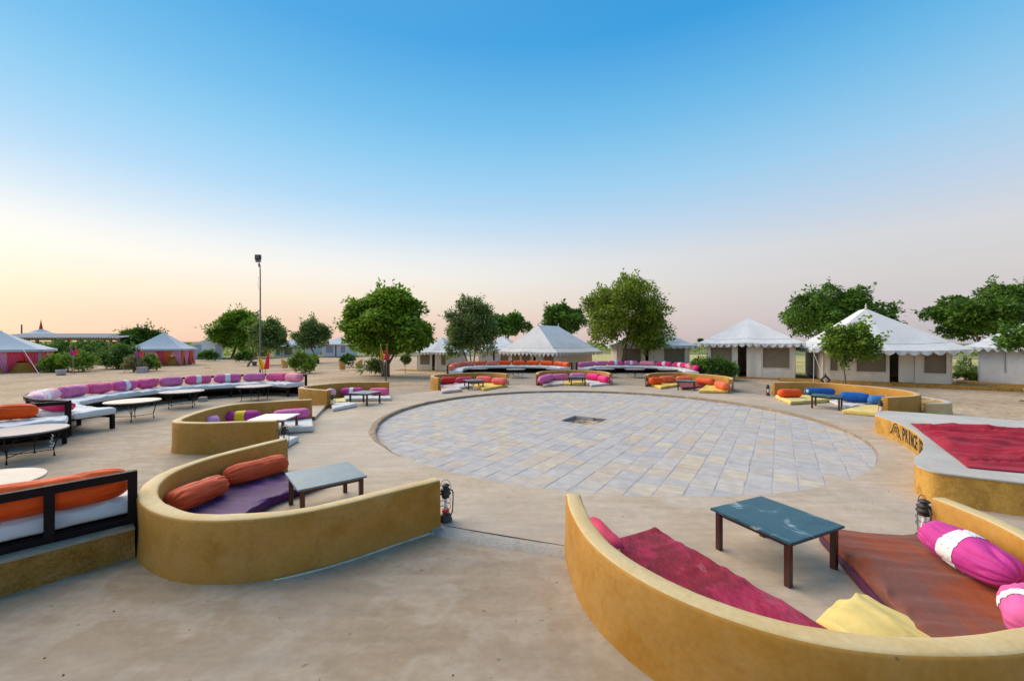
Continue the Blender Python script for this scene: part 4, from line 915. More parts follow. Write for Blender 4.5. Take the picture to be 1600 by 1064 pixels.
# ------------------------------------------------------------------ curved benches with bolsters, and their low parapets
def bench(back, inner_sign, label, seatd, ends_posts=True, nposts=8, cushion_groups=4, zb=-.06, hb=.86, seat=.36, pad_th=.17, skipleg=()):
    """back: smooth ground polyline of the back rail; seat lies on the inner side."""
    n = 120; bk = [Vector((p.x, p.y, 0)) for p in smooth(cat(back, n), 4)]
    nrm = [x * inner_sign for x in normals2(bk)]
    inn = smooth([p + q * seatd for p, q in zip(bk, nrm)], 14); mid = [p + q * .05 for p, q in zip(bk, nrm)]
    t = thing('curved_bench', label, 'bench', (bk[n // 2].x, bk[n // 2].y, zb), 'long curved benches round the plaza')
    def strip(pts, w, z0, z1, name):
        mb = MB(); a = offset2(pts, -w / 2); b = offset2(pts, w / 2)
        mb.sheet([[p + Vector((0, 0, z0)), p + Vector((0, 0, z1)), q + Vector((0, 0, z1)), q + Vector((0, 0, z0)), p + Vector((0, 0, z0))] for p, q in zip(a, b)])
        for i in (0, len(pts) - 1):
            b0 = i * 5; mb.f.append((b0, b0 + 1, b0 + 2, b0 + 3)); mb.m.append(0)
        mb.build(name, M['frame'], t)
    strip(bk, .055, hb - .085, hb, 'top_rail'); strip(bk, .05, seat - .10, seat - .02, 'bottom_rail')
    mb = MB(); mb.sheet([[p + q * .03 + Vector((0, 0, zb)), p + q * .03 + Vector((0, 0, seat - .03))] for p, q in zip(bk, nrm)]); mb.build('back_panel', M['frame'], t)
    strip(offset2(inn, 0), .05, seat - .10, seat - .012, 'seat_rail')
    mb = MB(); mb.sheet([[p + Vector((0, 0, seat - .028)), q + Vector((0, 0, seat - .028)), q + Vector((0, 0, seat - .012)), p + Vector((0, 0, seat - .012)), p + Vector((0, 0, seat - .028))] for p, q in zip(mid, inn)]); mb.build('seat_board', M['frame'], t)
    for i in range(nposts):
        k = round(i * (n - 1) / (nposts - 1)); a = math.atan2(nrm[k].y, nrm[k].x)
        mb = MB(); mb.box(bk[k] + Vector((0, 0, (zb + hb) / 2 + .003)), (.075, .075, hb - zb), a); mb.build('back_post', M['frame'], t)
        if i not in skipleg:
            mb = MB(); mb.box(inn[k] + Vector((0, 0, (zb + seat - .015) / 2)) - nrm[k] * .03, (.08, .08, seat - .015 - zb), a); mb.build('front_leg', M['frame'], t)
    for i in range(cushion_groups):
        a = round(i * (n - 1) / cushion_groups); b = round((i + 1) * (n - 1) / cushion_groups)
        A = [p.lerp(q, .04) for p, q in zip(mid[a:b + 1], inn[a:b + 1])]; B = [q - nr * -.05 for q, nr in zip(inn[a:b + 1], nrm[a:b + 1])]
        o = pad(A, B, seat - .01, pad_th, M['mattress'], 'seat_cushion', parent=t, nu=44, exp=.42, wr=.026, seed=i * 3 + 1)
    return t, bk, nrm, inn
def parapet(bk, nrm, off, h, lab, zb=-.12, th=.17, a=0, b=None):
    pts = resample([p - q * off for p, q in zip(bk, nrm)][a:b], max(40, int(sum((x - y).length for x, y in zip(bk, bk[1:])) / .07))); mb = MB(); rws = []
    for p, q in zip(pts, normals2(pts)):
        w = .03 * noise.noise(p * 2.5); w2 = .035 * noise.noise(p * 6)
        NZ = 9
        def face(sg):
            r_ = []
            for k in range(NZ):
                z = zb + (h - .02 - zb) * k / (NZ - 1); v_ = Vector((p.x * 3.2, p.y * 3.2, z * 4.5 + sg))
                d_ = .034 * noise.noise(v_) + .022 * noise.noise(v_ * 2.6) - .03 * max(0, 1 - 7 * abs(noise.noise(v_ * .8 + Vector((5, 1, 2))))) + .03 * max(0, .10 - z) / .2
                if k == NZ - 1: d_ *= .3
                r_.append(p + q * sg * (th / 2 + w * .5 + d_) + Vector((0, 0, z)))
            return r_
        rws.append(face(-1) + [p - q * (th / 2 - .03) + Vector((0, 0, h + w * .3)), p + q * (th / 2 - .03) + Vector((0, 0, h + w * .3))] + face(1)[::-1])
    mb.sheet(rws)
    for i in range(len(mb.m)): mb.m[i] = 1 if i % 19 in (8, 9, 10) else 0
    for i in (0, len(rws) - 1): mb.f.append(tuple(i * 20 + j for j in range(20))); mb.m.append(0)
    m = pts[len(pts) // 2]; o = mb.build('parapet', [M['mustard_rough'], M['conc_out']], sm=True, origin=(m.x, m.y, 0)); o.data.set_sharp_from_angle(angle=R(50)); return tag(o, lab, 'wall', 'low rough walls behind the benches')
def along(bk, nrm, seatz, items, R0, inset, label_fn=None):
    """items: (s0, s1, colour, label, opts) with s as fractions of the bench length."""
    n = len(bk)
    def at(s):
        x = max(0, min(n - 1.001, s * (n - 1))); i = int(x); return (bk[i].lerp(bk[i + 1], x - i), nrm[i].lerp(nrm[i + 1], x - i))
    for k, (s0, s1, colr, lab, op) in enumerate(items):
        r = op.pop('r', R0); ins = op.pop('inset', inset)
        (p, q), (p2, q2), (pm, qm) = at(s0), at(s1), at((s0 + s1) / 2); z = seatz + r * .93
        A, B = p + q * ins, p2 + q2 * ins; Mi = pm + qm * ins; cv = Mi - (A + B) / 2
        A = A + Vector((0, 0, z)); B = B + Vector((0, 0, z))
        bolster(A, B, r, colr, lab, 'bolsters along the curved benches', curve=cv, **op)
def frac_px(bk, nrm, ins, z, px, lo=0.0, hi=1.0):
    best = None
    for i in range(800):
        s = lo + (hi - lo) * i / 799; x = s * (len(bk) - 1.001); j = int(x); p = bk[j].lerp(bk[j + 1], x - j) + nrm[j] * ins
        e = abs(800 + 620 * p.x / p.y - px)
        if best is None or e < best[0]: best = (e, s)
    return best[1]

# long pink bench on the left
PB = [W(*p, .86) for p in [(107, 625.5), (84, 624.6), (62, 624.2)]] + [Vector((-13.2, 10.75, 0)), Vector((-14.05, 11.6, 0)), Vector((-14.5, 12.7, 0)), Vector((-14.6, 14.0, 0)), Vector((-14.45, 15.4, 0)), Vector((-13.9, 16.7, 0)), Vector((-13.0, 17.7, 0)), Vector((-11.9, 18.4, 0)), Vector((-10.7, 18.6, 0)), W(478, 585.2, .86)]
for p in PB: p.z = 0
sgn = 1
tb = smooth(cat(PB, 120), 4); 
def inner_sign(bk, c):
    n = normals2(bk); i = len(bk) // 2; return 1 if (bk[i] + n[i] - c).length < (bk[i] - c).length else -1
bt, bk, nr, inn = bench(PB, inner_sign(tb, PC), 'long curved bench with pink and lilac bolsters at left behind round tables', .95, nposts=9, cushion_groups=6)
parapet(bk, nr, .16, .30, 'low rough wall behind the long pink bench', b=None)
fx = lambda px, lo=.0, hi=1.0: frac_px(bk, nr, .20, .7, px, lo, hi)
lo = .22
fs = [fx(x, lo) for x in (91, 134, 174, 213, 247, 287, 332, 379, 416, 448, 476)]
cols = ['mauve', 'pink', 'orchid', 'pink', 'mauve', 'pink', 'orchid', 'mauve', 'pink', 'light pink']
labs = ['mauve bolster next to the striped lilac one on the long pink bench', 'creased pink bolster third from the left on the long pink bench', 'orchid bolster with white band, fourth from the left on the long pink bench', 'deeply creased pink bolster in the middle left of the long pink bench',
        'plain slim mauve bolster in front of the small pavilion', 'pink bolster with white band below the white shed', 'darker pink bolster with white spotted band on the long pink bench', 'plain mauve bolster just left of the flood light pole foot', 'pink bolster right of the flood light pole foot', 'light pink bolster with button at the right end of the long pink bench']
items = [(fs[0] - .16, fs[0] - .005, 'pale lilac', 'lilac and white striped bolster in the left bend of the long pink bench', dict(seed=40, band='white_band', seg=(34, 28), folds=1.4)),
         (.015, .10, 'hot pink', 'frilled pink bolster seen end on behind the vivid orange bolster', dict(seed=41, seg=(30, 24), folds=2, r=.14))]
for i in range(10):
    items.append((fs[i] + .003, fs[i + 1] - .003, cols[i], labs[i], dict(seed=42 + i, seg=(34, 28), band={2: 'white_band', 5: 'floral', 6: 'floral'}.get(i), folds={1: 1.6, 3: 2.2}.get(i, 1.0), knot='hot pink' if i == 9 else False)))
along(bk, nr, .535, items, .205, .20)

# orange bench: its far end and its near end reach into the picture at the left
OB = [Vector((-11.05, 9.85, 0)), Vector((-11.7, 9.15, 0)), Vector((-12.3, 8.2, 0)), Vector((-12.5, 6.9, 0)), Vector((-12.0, 5.3, 0)), Vector((-10.8, 3.8, 0)), Vector((-9.0, 2.8, 0)), Vector((-7.2, 2.55, 0)), Vector((-5.75, 3.0, 0)), Vector((-4.95, 3.72, 0)), W(207, 735.5, .86)]
OB[-1].z = 0
tb = smooth(cat(OB, 120), 4)
bt2, bk2, nr2, inn2 = bench(OB, inner_sign(tb, PC), 'long curved bench with big orange bolsters, cut by the left edge of the photo', .95, nposts=24, skipleg=tuple(range(1, 24, 2)), cushion_groups=7)
parapet(bk2, nr2, .12, .29, 'rough mustard low wall under the near end of the orange bench', th=.2)
N = len(bk2)
along(bk2, nr2, .535, [(.03, .17, 'vivid orange', 'long vivid orange bolster at the left edge, in front of the long pink bench', dict(seed=60, seg=(70, 44), folds=1.5, r=.19, knot=False)),
    (.885, 1.012, 'orange', 'long orange bolster seen through the black rails at the near end of its bench', dict(seed=61, seg=(80, 50), folds=1.6, r=.185, inset=.20)),
    (.76, .878, 'orange', 'orange bolster cut by the left edge behind the black rails', dict(seed=62, seg=(70, 44), folds=1.6, r=.185, inset=.20))], .185, .2)

# back benches
def backbench(px, lab):
    P = [W(*p, .86) for p in px]
    for p in P: p.z = 0
    tb = smooth(cat(smooth(resample(P, 30), 3), 120), 4)
    return bench(smooth(resample(P, 30), 3), inner_sign(tb, PC), lab, .9, nposts=8, cushion_groups=6)
b3, bk3, nr3, in3 = backbench([(699, 571.6), (700.5, 569), (707, 566.8), (718, 565.6), (740, 564.6), (770, 564.1), (800, 563.9), (830, 564), (860, 564.4), (880, 565.2), (893.5, 566.8)], 'curved bench with a row of orange bolsters at the back of the plaza')
parapet(bk3, nr3, .16, .28, 'low rough wall behind the bench of orange bolsters')
f3 = lambda px, lo=0.0: frac_px(bk3, nr3, .17, .7, px, lo)
ed = [(706, 717, 'rosy orange', 'rosy orange bolster at the bend of the back bench'), (716.5, 725.5, 'coral', 'short coral bolster beside the rosy one on the back bench'), (725.5, 741, 'salmon', 'salmon bolster fifth from the left on the back bench'), (742, 759, 'coral', 'coral bolster above the wall of the red booth'), (760, 778, 'salmon', 'salmon bolster in the middle left of the back bench'), (779, 798.5, 'vivid orange', 'vivid orange bolster left of the gap between booths'), (801, 821, 'orange', 'orange bolster right behind the gap between booths'), (823, 842.5, 'vivid orange', 'vivid orange bolster in front of the big middle tent'), (844, 865.5, 'orange', 'orange bolster in front of the hip of the middle tent'), (867, 882, 'orange', 'orange bolster next to last on the right of the back bench'), (882, 894, 'vivid orange', 'short vivid orange bolster at the right end of the back bench')]
it = [(.0, .09, 'salmon', 'salmon bolster lying endwise at the left tip of the back bench', dict(seed=69, seg=(20, 18))), (.095, .19, 'vivid orange', 'orange ended bolster second from the left tip of the back bench', dict(seed=70, seg=(20, 18)))]
for i, (x0, x1, c, l) in enumerate(ed): it.append((f3(x0, .2), f3(x1, .2), c, l, dict(seed=71 + i, seg=(20, 18))))
along(bk3, nr3, .535, it, .19, .22)
b4, bk4, nr4, in4 = backbench([(901, 566.8), (910, 565.6), (925, 564.8), (950, 564.2), (975, 564), (1000, 564.2), (1020, 564.6), (1045, 565.4), (1065, 566.6), (1080, 568), (1090, 570), (1094.5, 572)], 'curved bench with a row of pink bolsters at the back of the plaza')
parapet(bk4, nr4, .16, .28, 'low rough wall behind the bench of pink bolsters')
f4 = lambda px, hi=1.0: frac_px(bk4, nr4, .17, .7, px, 0, hi)
ed = [(901.5, 911, 'orchid', 'orchid bolster seen end on at the left tip of the pink back bench', None), (911, 928.5, 'mauve', 'mauve bolster second on the pink back bench', None), (929, 947.5, 'mauve', 'mauve bolster left of the first banded one on the pink back bench', None), (948.5, 973, 'pink', 'pink bolster with white band under the biggest tree', 'white_band'), (975, 997, 'mauve', 'mauve bolster with white band right of the big tree trunks', 'white_band'), (999.5, 1024, 'light pink', 'plain light pink bolster in the middle of the pink back bench', None), (1026, 1050.5, 'hot pink', 'hot pink bolster with white band in front of a brown tent window', 'white_band'), (1053.5, 1074, 'hot pink', 'deep pink bolster with white band near the dark bush', 'white_band'), (1073.5, 1087, 'light pink', 'light pink bolster next to the right tip of the pink back bench', None)]
it = [(.93, 1.0, 'hot pink', 'deep pink bolster end at the right tip of the pink back bench', dict(seed=95, seg=(20, 18)))]
for i, (x0, x1, c, l, bd) in enumerate(ed): it.append((f4(x0, .93), f4(x1, .93), c, l, dict(seed=85 + i, seg=(20, 18), band=bd)))
along(bk4, nr4, .535, it, .19, .22)

# low planter wall curving behind the blue booth
lw = smooth(cat([(14.3, 15.2, 0), (14.75, 14.9, 0), (15.0, 14.4, 0), (14.85, 13.6, 0), (14.3, 13.05, 0), (13.5, 12.95, 0)], 40), 3)
lw = [Vector(p) for p in lw]; o = parapet(lw, normals2(lw), 0, .34, 'low curved wall joined to the right end of the blue booth', th=.16)
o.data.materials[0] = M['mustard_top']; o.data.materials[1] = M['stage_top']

# ------------------------------------------------------------------ round wrought-iron tables
def round_table(top):
    t = thing('round_table', 'x', 'table', (0, 0, 0)); h = .58
    mb = MB(); mb.lathe((0, 0, 0), [(.60, h - .035), (.655, h - .03), (.66, h - .012), (.652, h), (.3, h + .001)], 44); o = mb.build('tabletop', M[top], t, sm=True); o.data.set_sharp_from_angle(angle=R(40))
    mb = MB(); mb.tube([(.55 * math.cos(a), .55 * math.sin(a), h - .06) for a in (2 * math.pi * i / 36 for i in range(37))], .012, 6, cap=False); mb.build('top_ring', M['iron'], t, sm=True)
    for k in range(4):
        a = math.pi / 2 * k + .5; u = Vector((math.cos(a), math.sin(a), 0)); v = Vector((-u.y, u.x, 0))
        mb = MB(); mb.tube([u * .55 + Vector((0, 0, h - .05)), u * .50 + Vector((0, 0, .33)), u * .46 + Vector((0, 0, .16)), u * .47 + Vector((0, 0, 0))], [.012, .012, .014, .02], 7)
        for s in (-1, 1): mb.tube([u * .47 + Vector((0, 0, .2)), u * .5 + v * s * .05 + Vector((0, 0, .34)), u * .54 + v * s * .17 + Vector((0, 0, h - .07))], .007, 6)
        mb.build('leg', M['iron'], t, sm=True)
        a2 = a + math.pi / 2; w = Vector((math.cos(a2), math.sin(a2), 0)); mb = MB()
        mb.tube([u * .53 + Vector((0, 0, h - .09)), (u * .75 + w * .25) * .62 + Vector((0, 0, h - .14)), (u + w) * .33 + Vector((0, 0, h - .09)), (u * .25 + w * .75) * .62 + Vector((0, 0, h - .14)), w * .53 + Vector((0, 0, h - .09))], .007, 6); mb.build('scroll', M['iron'], t, sm=True)
    for k in range(2):
        a = math.pi / 2 * k + .5; u = Vector((math.cos(a), math.sin(a), 0)); mb = MB(); mb.tube([u * -.46 + Vector((0, 0, .13)), Vector((0, 0, .10 + .02 * k)), u * .46 + Vector((0, 0, .13))], .009, 6); mb.build('stretcher', M['iron'], t, sm=True)
    return t
GR = 'round iron tables in front of the benches'; protos = {}
def pt(x, y): p = W(x, y, .52); return (p.x, p.y)
for (x, y), rz, top, lab in [
    (pt(208, 627), 10, 'stone_pale', 'round iron table with pale cream top in front of the long pink bench'),
    (pt(284.5, 612), 50, 'stone_top', 'round iron table with grey top, second along the long pink bench'),
    (pt(398, 603.6), 20, 'stone_top', 'round iron table with grey top below the flood light pole'),
    ((-9.92, 8.02), 0, 'stone_top', 'round iron table with mauve-grey top before the vivid orange bolster'),
    ((-6.8, 4.95), 30, 'stone_pale', 'round table with pale top behind the black rails at the left edge'),
    (pt(748, 576), 5, 'stone_top', 'round iron table at the left of the orange back bench'),
    (pt(806, 577), 40, 'stone_top', 'round iron table at the gap before the orange back bench'),
    (pt(868, 576.5), 25, 'stone_top', 'round iron table at the right of the orange back bench'),
    (pt(945, 576.5), 5, 'stone_top', 'round iron table at the left of the pink back bench'),
    (pt(992, 577), 50, 'stone_top', 'round iron table in the middle of the pink back bench'),
    (pt(1044, 577.6), 15, 'stone_top', 'round iron table at the right of the pink back bench')]:
    if top not in protos: p = round_table(top); protos[top] = p; p.location = (x, y, -.036); p.rotation_euler = (0, 0, R(rz)); p['label'] = lab; p['group'] = GR
    else: dup(protos[top], (x, y, -.036), R(rz), lab, GR)
# coiled white cord hanging under the round table at the left edge
mb = MB(); c_ = D(81, 7.95, 0); pth = [(c_.x, c_.y, .47), (c_.x + .03, c_.y, .43), (c_.x - .02, c_.y, .40), (c_.x + .02, c_.y, .37), (c_.x - .04, c_.y, .33), (c_.x - .01, c_.y + .02, .29), (c_.x + .05, c_.y, .31), (c_.x + .02, c_.y, .26), (c_.x - .05, c_.y, .25), (c_.x + .01, c_.y, .23), (c_.x + .03, c_.y, .25)]
mb.tube(cat(pth, 40), .007, 6); tag(mb.build('cord', M['white'], sm=True, origin=(c_.x, c_.y, .23)), 'white cord dangling under the mauve-grey round table', 'cord')
# pale block under the long pink bench
c_ = D(317, 15.9, 0); mb = MB(); mb.box((c_.x, c_.y, .04), (.24, .2, .2), .2); tag(mb.build('stone_block', M['stone_pale'], origin=(c_.x, c_.y, -.06)), 'pale stone block standing under the long pink bench', 'block')

# ------------------------------------------------------------------ tents
def swiss_tent(name, label, FL, FR, depth, he, ha, ov=.45, ridge=(.5, .5), ridge_v=(.45, .55), wall_h=None, doors=((.42, .50),), windows=((.06, .30, 'mesh_brown'), (.62, .92, 'mesh_brown')), scal=.42, vdrop=.24, mid_out=0.0, canvas='canvas', plinth=None, side_detail=True, simple=False, pointed=False, ropes=(), brk=.24, finial=False, wallm='canvas_wall', dropmid=0.0):
    """Canvas tent: FL/FR are the front wall corners on the ground, he/ha eave and ridge heights above the ground."""
    FL, FR = Vector(FL), Vector(FR); zb = (FL.z + FR.z) / 2; u = FR - FL; u.z = 0; Wd = u.length; u.normalize(); v = Vector((-u.y, u.x, 0))
    if v.y < 0 and abs(v.y) > .2: v = -v
    O = Vector((FL.x, FL.y, zb)); P = lambda a, b, z: O + u * a + v * b + Vector((0, 0, z))
    t = thing(name, label, 'tent', P(Wd / 2, 0, 0), 'white canvas guest tents')
    # eave outline (clockwise from the left back), subdivided
    corners = [(-ov, depth + ov), (-ov, -ov), (Wd / 2, -ov - mid_out), (Wd + ov, -ov), (Wd + ov, depth + ov)]
    out = []
    for (a, b) in zip(corners, corners[1:] + corners[:1]):
        k = 2 if simple else 14
        for i in range(k):
            s = i / k; sagz = 0 if simple else -.05 * math.sin(math.pi * s)
            mzz = 0
            if a[1] < 0 and b[1] < 0: 
                q = abs((a[0] + (b[0] - a[0]) * s) - Wd / 2) / (Wd / 2 + ov); mzz = -dropmid * (1 - q)
            out.append((a[0] + (b[0] - a[0]) * s, a[1] + (b[1] - a[1]) * s, he + sagz + mzz))
    r0, r1 = Vector((Wd * ridge[0], depth * ridge_v[0])), Vector((Wd * ridge[1], depth * ridge_v[1])); rd = r1 - r0
    def apex(a, b):
        q = Vector((a, b)) - r0; s = max(0, min(1, q.dot(rd) / rd.length_squared)) if rd.length > .01 else 0
        return r0 + rd * s
    NT = 3 if simple else 10; rows = []
    for i in range(NT + 1):
        s = i / NT; rw = []
        for (a, b, z) in out:
            ap = apex(a, b); hz = z + (ha - z) * (s ** 1.10 if s > brk else s * .82 * (brk ** .10) + .0)
            aa, bb = a + (ap.x - a) * s, b + (ap.y - b) * s
            w = 0 if simple else .07 * noise.noise(P(aa, bb, 0) * .9) * math.sin(math.pi * min(1, s * 1.3))
            rw.append(P(aa, bb, hz + w))
        rows.append(rw)
    mb = MB(); mb.sheet(rows, closed=True); o = mb.build('roof', M[canvas], t, sm=True); o.data.set_sharp_from_angle(angle=R(16))
    if not simple:                                                  # seam tape along the break in the roof
        k = max(1, round(NT * brk)); mb = MB(); rw = [p + Vector((0, 0, .012)) for p in rows[k]]; mb.tube(rw + [rw[0]], .016, 4, cap=False); mb.build('roof_seam', M[canvas], t)
    # scalloped valance
    mb = MB(); L = [Vector((a, b, z)) for a, b, z in out] + [Vector(out[0])]
    tot = sum((q - p).length for p, q in zip(L, L[1:])); ns = max(8, round(tot / scal)); per = 1 if simple else 8
    pts = resample(L, ns * per + 1); r1_, r2_ = [], []
    for i, p in enumerate(pts):
        x = (i % per) / per; d = vdrop * (.22 + .78 * ((1 - abs(2 * x - 1)) if pointed else math.sin(math.pi * x) ** .75)) if per > 1 else vdrop * .75
        q = P(p.x, p.y, p.z); r1_.append(q); r2_.append(q - Vector((0, 0, d)) + u * .015 * math.sin(i * 1.7) + v * .03 * math.sin(i * .9))
    mb.sheet([r1_, [a.lerp(b, .5) for a, b in zip(r1_, r2_)], r2_]); mb.build('valance', M[canvas], t, sm=True)
    wh = wall_h or he - .02
    def wallseg(a0, b0, a1, b1, nm='wall', z0=.0, z1=None, wv=.032, m=wallm, par=None, off=0.0, fold=0.0):
        z1 = wh if z1 is None else z1; n = 2 if simple else max(4, int(math.hypot(a1 - a0, b1 - b0) / .10)); d = Vector((b1 - b0, -(a1 - a0))); d = d.normalized() if d.length else d
        mb = MB(); rws = []
        for j in range(2 if simple else 9):
            z = z0 + (z1 - z0) * j / (1 if simple else 8); rw = []
            for i in range(n + 1):
                s = i / n; a, b = a0 + (a1 - a0) * s, b0 + (b1 - b0) * s
                w = 0 if simple else wv * (noise.noise(Vector((a * 1.6 + b, z * 3.4 + a * .8, FL.x))) + .6 * noise.noise(Vector((a * 4 + b * 4, z * 1.2, 2)))) + fold * math.sin(s * n * .9) 
                rw.append(P(a + d.x * (w + off), b + d.y * (w + off), z))
            rws.append(rw)
        mb.sheet(rws); return mb.build(nm, M[m], t if par is None else par, sm=True)
    # front wall with door gaps and windows
    cuts = sorted([(a * Wd, b * Wd, 'd') for a, b in doors] + [(w[0] * Wd, w[1] * Wd, w) for w in windows], key=lambda c: c[0]); x = 0
    zw0, zw1 = wh * .30, wh * .86
    for a, b, c in cuts:
        if a > x + .02: wallseg(x, 0, a, 0)
        if c == 'd':
            # a curtain hangs aside in the opening, the gap beside it stays dark
            g = min(.55, (b - a) * .38); wallseg(a + g, .05, b, .02, 'door_curtain', .01, wh, .02, wallm, fold=.0 if simple else .03)
        else:
            wallseg(a, 0, b, 0, 'wall', 0, zw0); wallseg(a, 0, b, 0, 'wall', zw1, wh)
            wo = wallseg(a - .02, .03, b + .02, .03, 'window', zw0 - .02, zw1 + .02, .012, c[2])
            if not simple:
                mb = MB()
                for (p, q) in (((a, zw0), (b, zw0)), ((b, zw0), (b, zw1)), ((b, zw1), (a, zw1)), ((a, zw1), (a, zw0))): mb.bar(P(p[0], -.02, p[1]), P(q[0], -.02, q[1]), .05, .012)
                mb.build('window_border', M[wallm], wo)
        x = b
    if x < Wd - .02: wallseg(x, 0, Wd, 0)
    wallseg(0, 0, 0, depth, 'side_wall'); wallseg(Wd, 0, Wd, depth, 'side_wall'); wallseg(0, depth, Wd, depth, 'back_wall')
    mb = MB(); mb.prism([tuple(P(a, b, 0))[:2] for a, b in ((.05, .05), (Wd - .05, .05), (Wd - .05, depth - .05), (.05, depth - .05))], zb - .25, zb + .004); mb.build('groundsheet', M['shadewood'], t)
    if not simple:
        for a, b in ((0, 0), (Wd, 0), (0, depth), (Wd, depth)):
            mb = MB(); mb.tube([P(a, b, -.1), P(a, b, he)], .028, 8); mb.build('corner_pole', M[wallm], t, sm=True)
    if finial:
        for q in ((r0, r1) if finial == 2 else (r0,)):
            mb = MB(); mb.lathe(P(q.x, q.y, ha - .05), [(.09, 0), (.05, .10), (.03, .14), (.06, .18), (.02, .28), (.012, .34)], 10); mb.build('finial', M[canvas], t, sm=True)
    for (a, b, da, db) in ropes:
        mb = MB(); p = P(a, b, he - .02); q = P(a + da, b + db, 0); q.z = sandz(q.x, q.y) - .02; mb.tube([p, q], .012, 5); mb.build('guy_rope', M['rope'], t)
        mb = MB(); mb.tube([q + Vector((0, 0, -.05)), q + Vector((0, 0, .14))], .018, 6); mb.build('peg', M['rope'], t)
    if plinth:
        pv, pz, a0, a1 = plinth
        mb = MB(); n = 40; rws = []
        for i in range(n + 1):
            a = a0 + (a1 - a0) * i / n; w = .04 * noise.noise(Vector((a * 1.2, FL.x, 0)))
            rws.append([P(a, 0.5, .0), P(a, -pv + .12 + w, .0 + .01 * noise.noise(Vector((a * 3, 2, 0)))), P(a, -pv + w, -.04), P(a, -pv - .04 + w, -pz)])
        mb.sheet(rws); mb.build('plinth', M['mustard_rough'], t, sm=True)
    return t, P, Wd
def Wz(px, py, z): return W(px, py, z)
# big tent at right (two facing roof planes meet at a hip in the middle of its front)
fl, fr = D(1286, 23.4, .14), D(1487, 20.85, .14)
bt_, P_, Wd_ = swiss_tent('canvas_tent', 'biggest white canvas tent at right with a finial and a hip down its front', fl, fr, 5.6, 1.86, 4.25, ov=.62, ridge=(.45, .45), ridge_v=(.36, .62), doors=((.545, .735),), windows=((.06, .13, 'mesh_brown'), (.28, .52, 'mesh_brown'), (.80, .965, 'mesh_brown')), mid_out=.45, plinth=(.75, .22, -2.2, 7.6), ropes=((-.62, -.62, .45, -1.2), (6.0, 5, 1.5, 0)), finial=True, scal=.52, vdrop=.25, dropmid=.10)
# tent right of the middle
fl, fr = D(1104, 27.4, .06), D(1242.5, 24.8, .06)
swiss_tent('canvas_tent', 'white pyramid tent behind the dark bush, brown windows either side of its door', fl, fr, 5.4, 2.26, 4.05, ov=.5, ridge=(.48, .48), ridge_v=(.45, .5), doors=((.375, .64),), windows=((.05, .31, 'mesh_brown'), (.655, .945, 'mesh_brown')), plinth=(.6, .14, -.2, 8.6), ropes=((6.3, -.5, .3, -.6), (5.9, -.45, -.2, -1.6)), vdrop=.26, scal=.42)
# tent half hidden behind the biggest tree
fl, fr = D(964, 36.2, -.12), D(1077, 35.2, -.12)
swiss_tent('canvas_tent', 'white tent half hidden behind the biggest tree with a wide brown window', fl, fr, 6, 2.25, 4.1, ov=.6, doors=((.40, .52),), windows=((.08, .34, 'mesh_brown'), (.655, .94, 'mesh_brown')), vdrop=.3, scal=.5)
# big middle tent with a ridge; its hip corner points at the camera
fl, fr = D(795, 39.6, -.45), D(868, 35.6, -.45)
swiss_tent('canvas_tent', 'big white ridge tent in the middle with a pointed scalloped edge', fl, fr, 6.0, 1.95, 4.5, ov=.75, ridge=(.44, .44), ridge_v=(.25, .80), doors=((.55, .66),), windows=((.08, .26, 'mesh_brown'), (.30, .50, 'mesh_brown'), (.74, .97, 'mesh_brown')), vdrop=.42, scal=.5, pointed=True, finial=2, ropes=((5.0, -.7, .9, -1.3),))
fl, fr = D(868.5, 35.5, -.45), D(912, 39.6, -.45)
# small tent by the dark tree
fl, fr = D(652, 40.5, -.42), D(699, 39.3, -.42)
swiss_tent('canvas_tent', 'small cream tent beside the dense dark tree with a yellow plinth', fl, fr, 4.2, 1.85, 3.3, ov=.4, doors=((.50, .72),), windows=((.10, .43, 'mesh_brown'), (.80, .96, 'mesh_brown')), vdrop=.3, scal=.42, plinth=(1.0, .36, -2, 5))
fl, fr = D(748, 44.5, -.42), D(805, 43.5, -.42)
swiss_tent('canvas_tent', 'white tent peak left of the big ridge tent behind the feathery tree', fl, fr, 5, 2.1, 3.5, ov=.5, doors=((.4, .5),), windows=((.6, .9, 'mesh_brown'),), vdrop=.3, scal=.45, finial=True)
# tent at the right edge
fl, fr = D(1529, 22.4, .1), D(1760, 18.6, .1)
swiss_tent('canvas_tent', 'white tent cut by the right photo edge, dark seam in its wall', fl, fr, 5.5, 2.0, 3.9, ov=.55, doors=(), windows=((.205, .217, 'black'),), wallm='canvas', vdrop=.25, scal=.32, pointed=True, plinth=(.5, .2, -.8, 6), ropes=((1.9, -.5, 1.0, -2.6),))
# far white tents on the left
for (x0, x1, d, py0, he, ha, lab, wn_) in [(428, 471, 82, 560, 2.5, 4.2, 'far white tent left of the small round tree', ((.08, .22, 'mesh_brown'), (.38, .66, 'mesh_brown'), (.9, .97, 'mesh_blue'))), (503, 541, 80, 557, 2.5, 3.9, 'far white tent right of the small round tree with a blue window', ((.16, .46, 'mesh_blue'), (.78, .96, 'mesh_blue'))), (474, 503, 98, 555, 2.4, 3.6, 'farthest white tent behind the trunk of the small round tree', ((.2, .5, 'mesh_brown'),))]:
    z = zpx(py0, d); swiss_tent('canvas_tent', lab, D(x0, d, z), D(x1, d, z), 5.5, he, ha, ov=.5, doors=((.55, .66),) if d == 80 else (), windows=wn_, canvas='tentwhite', wallm='tentwhite', simple=True, vdrop=.25)
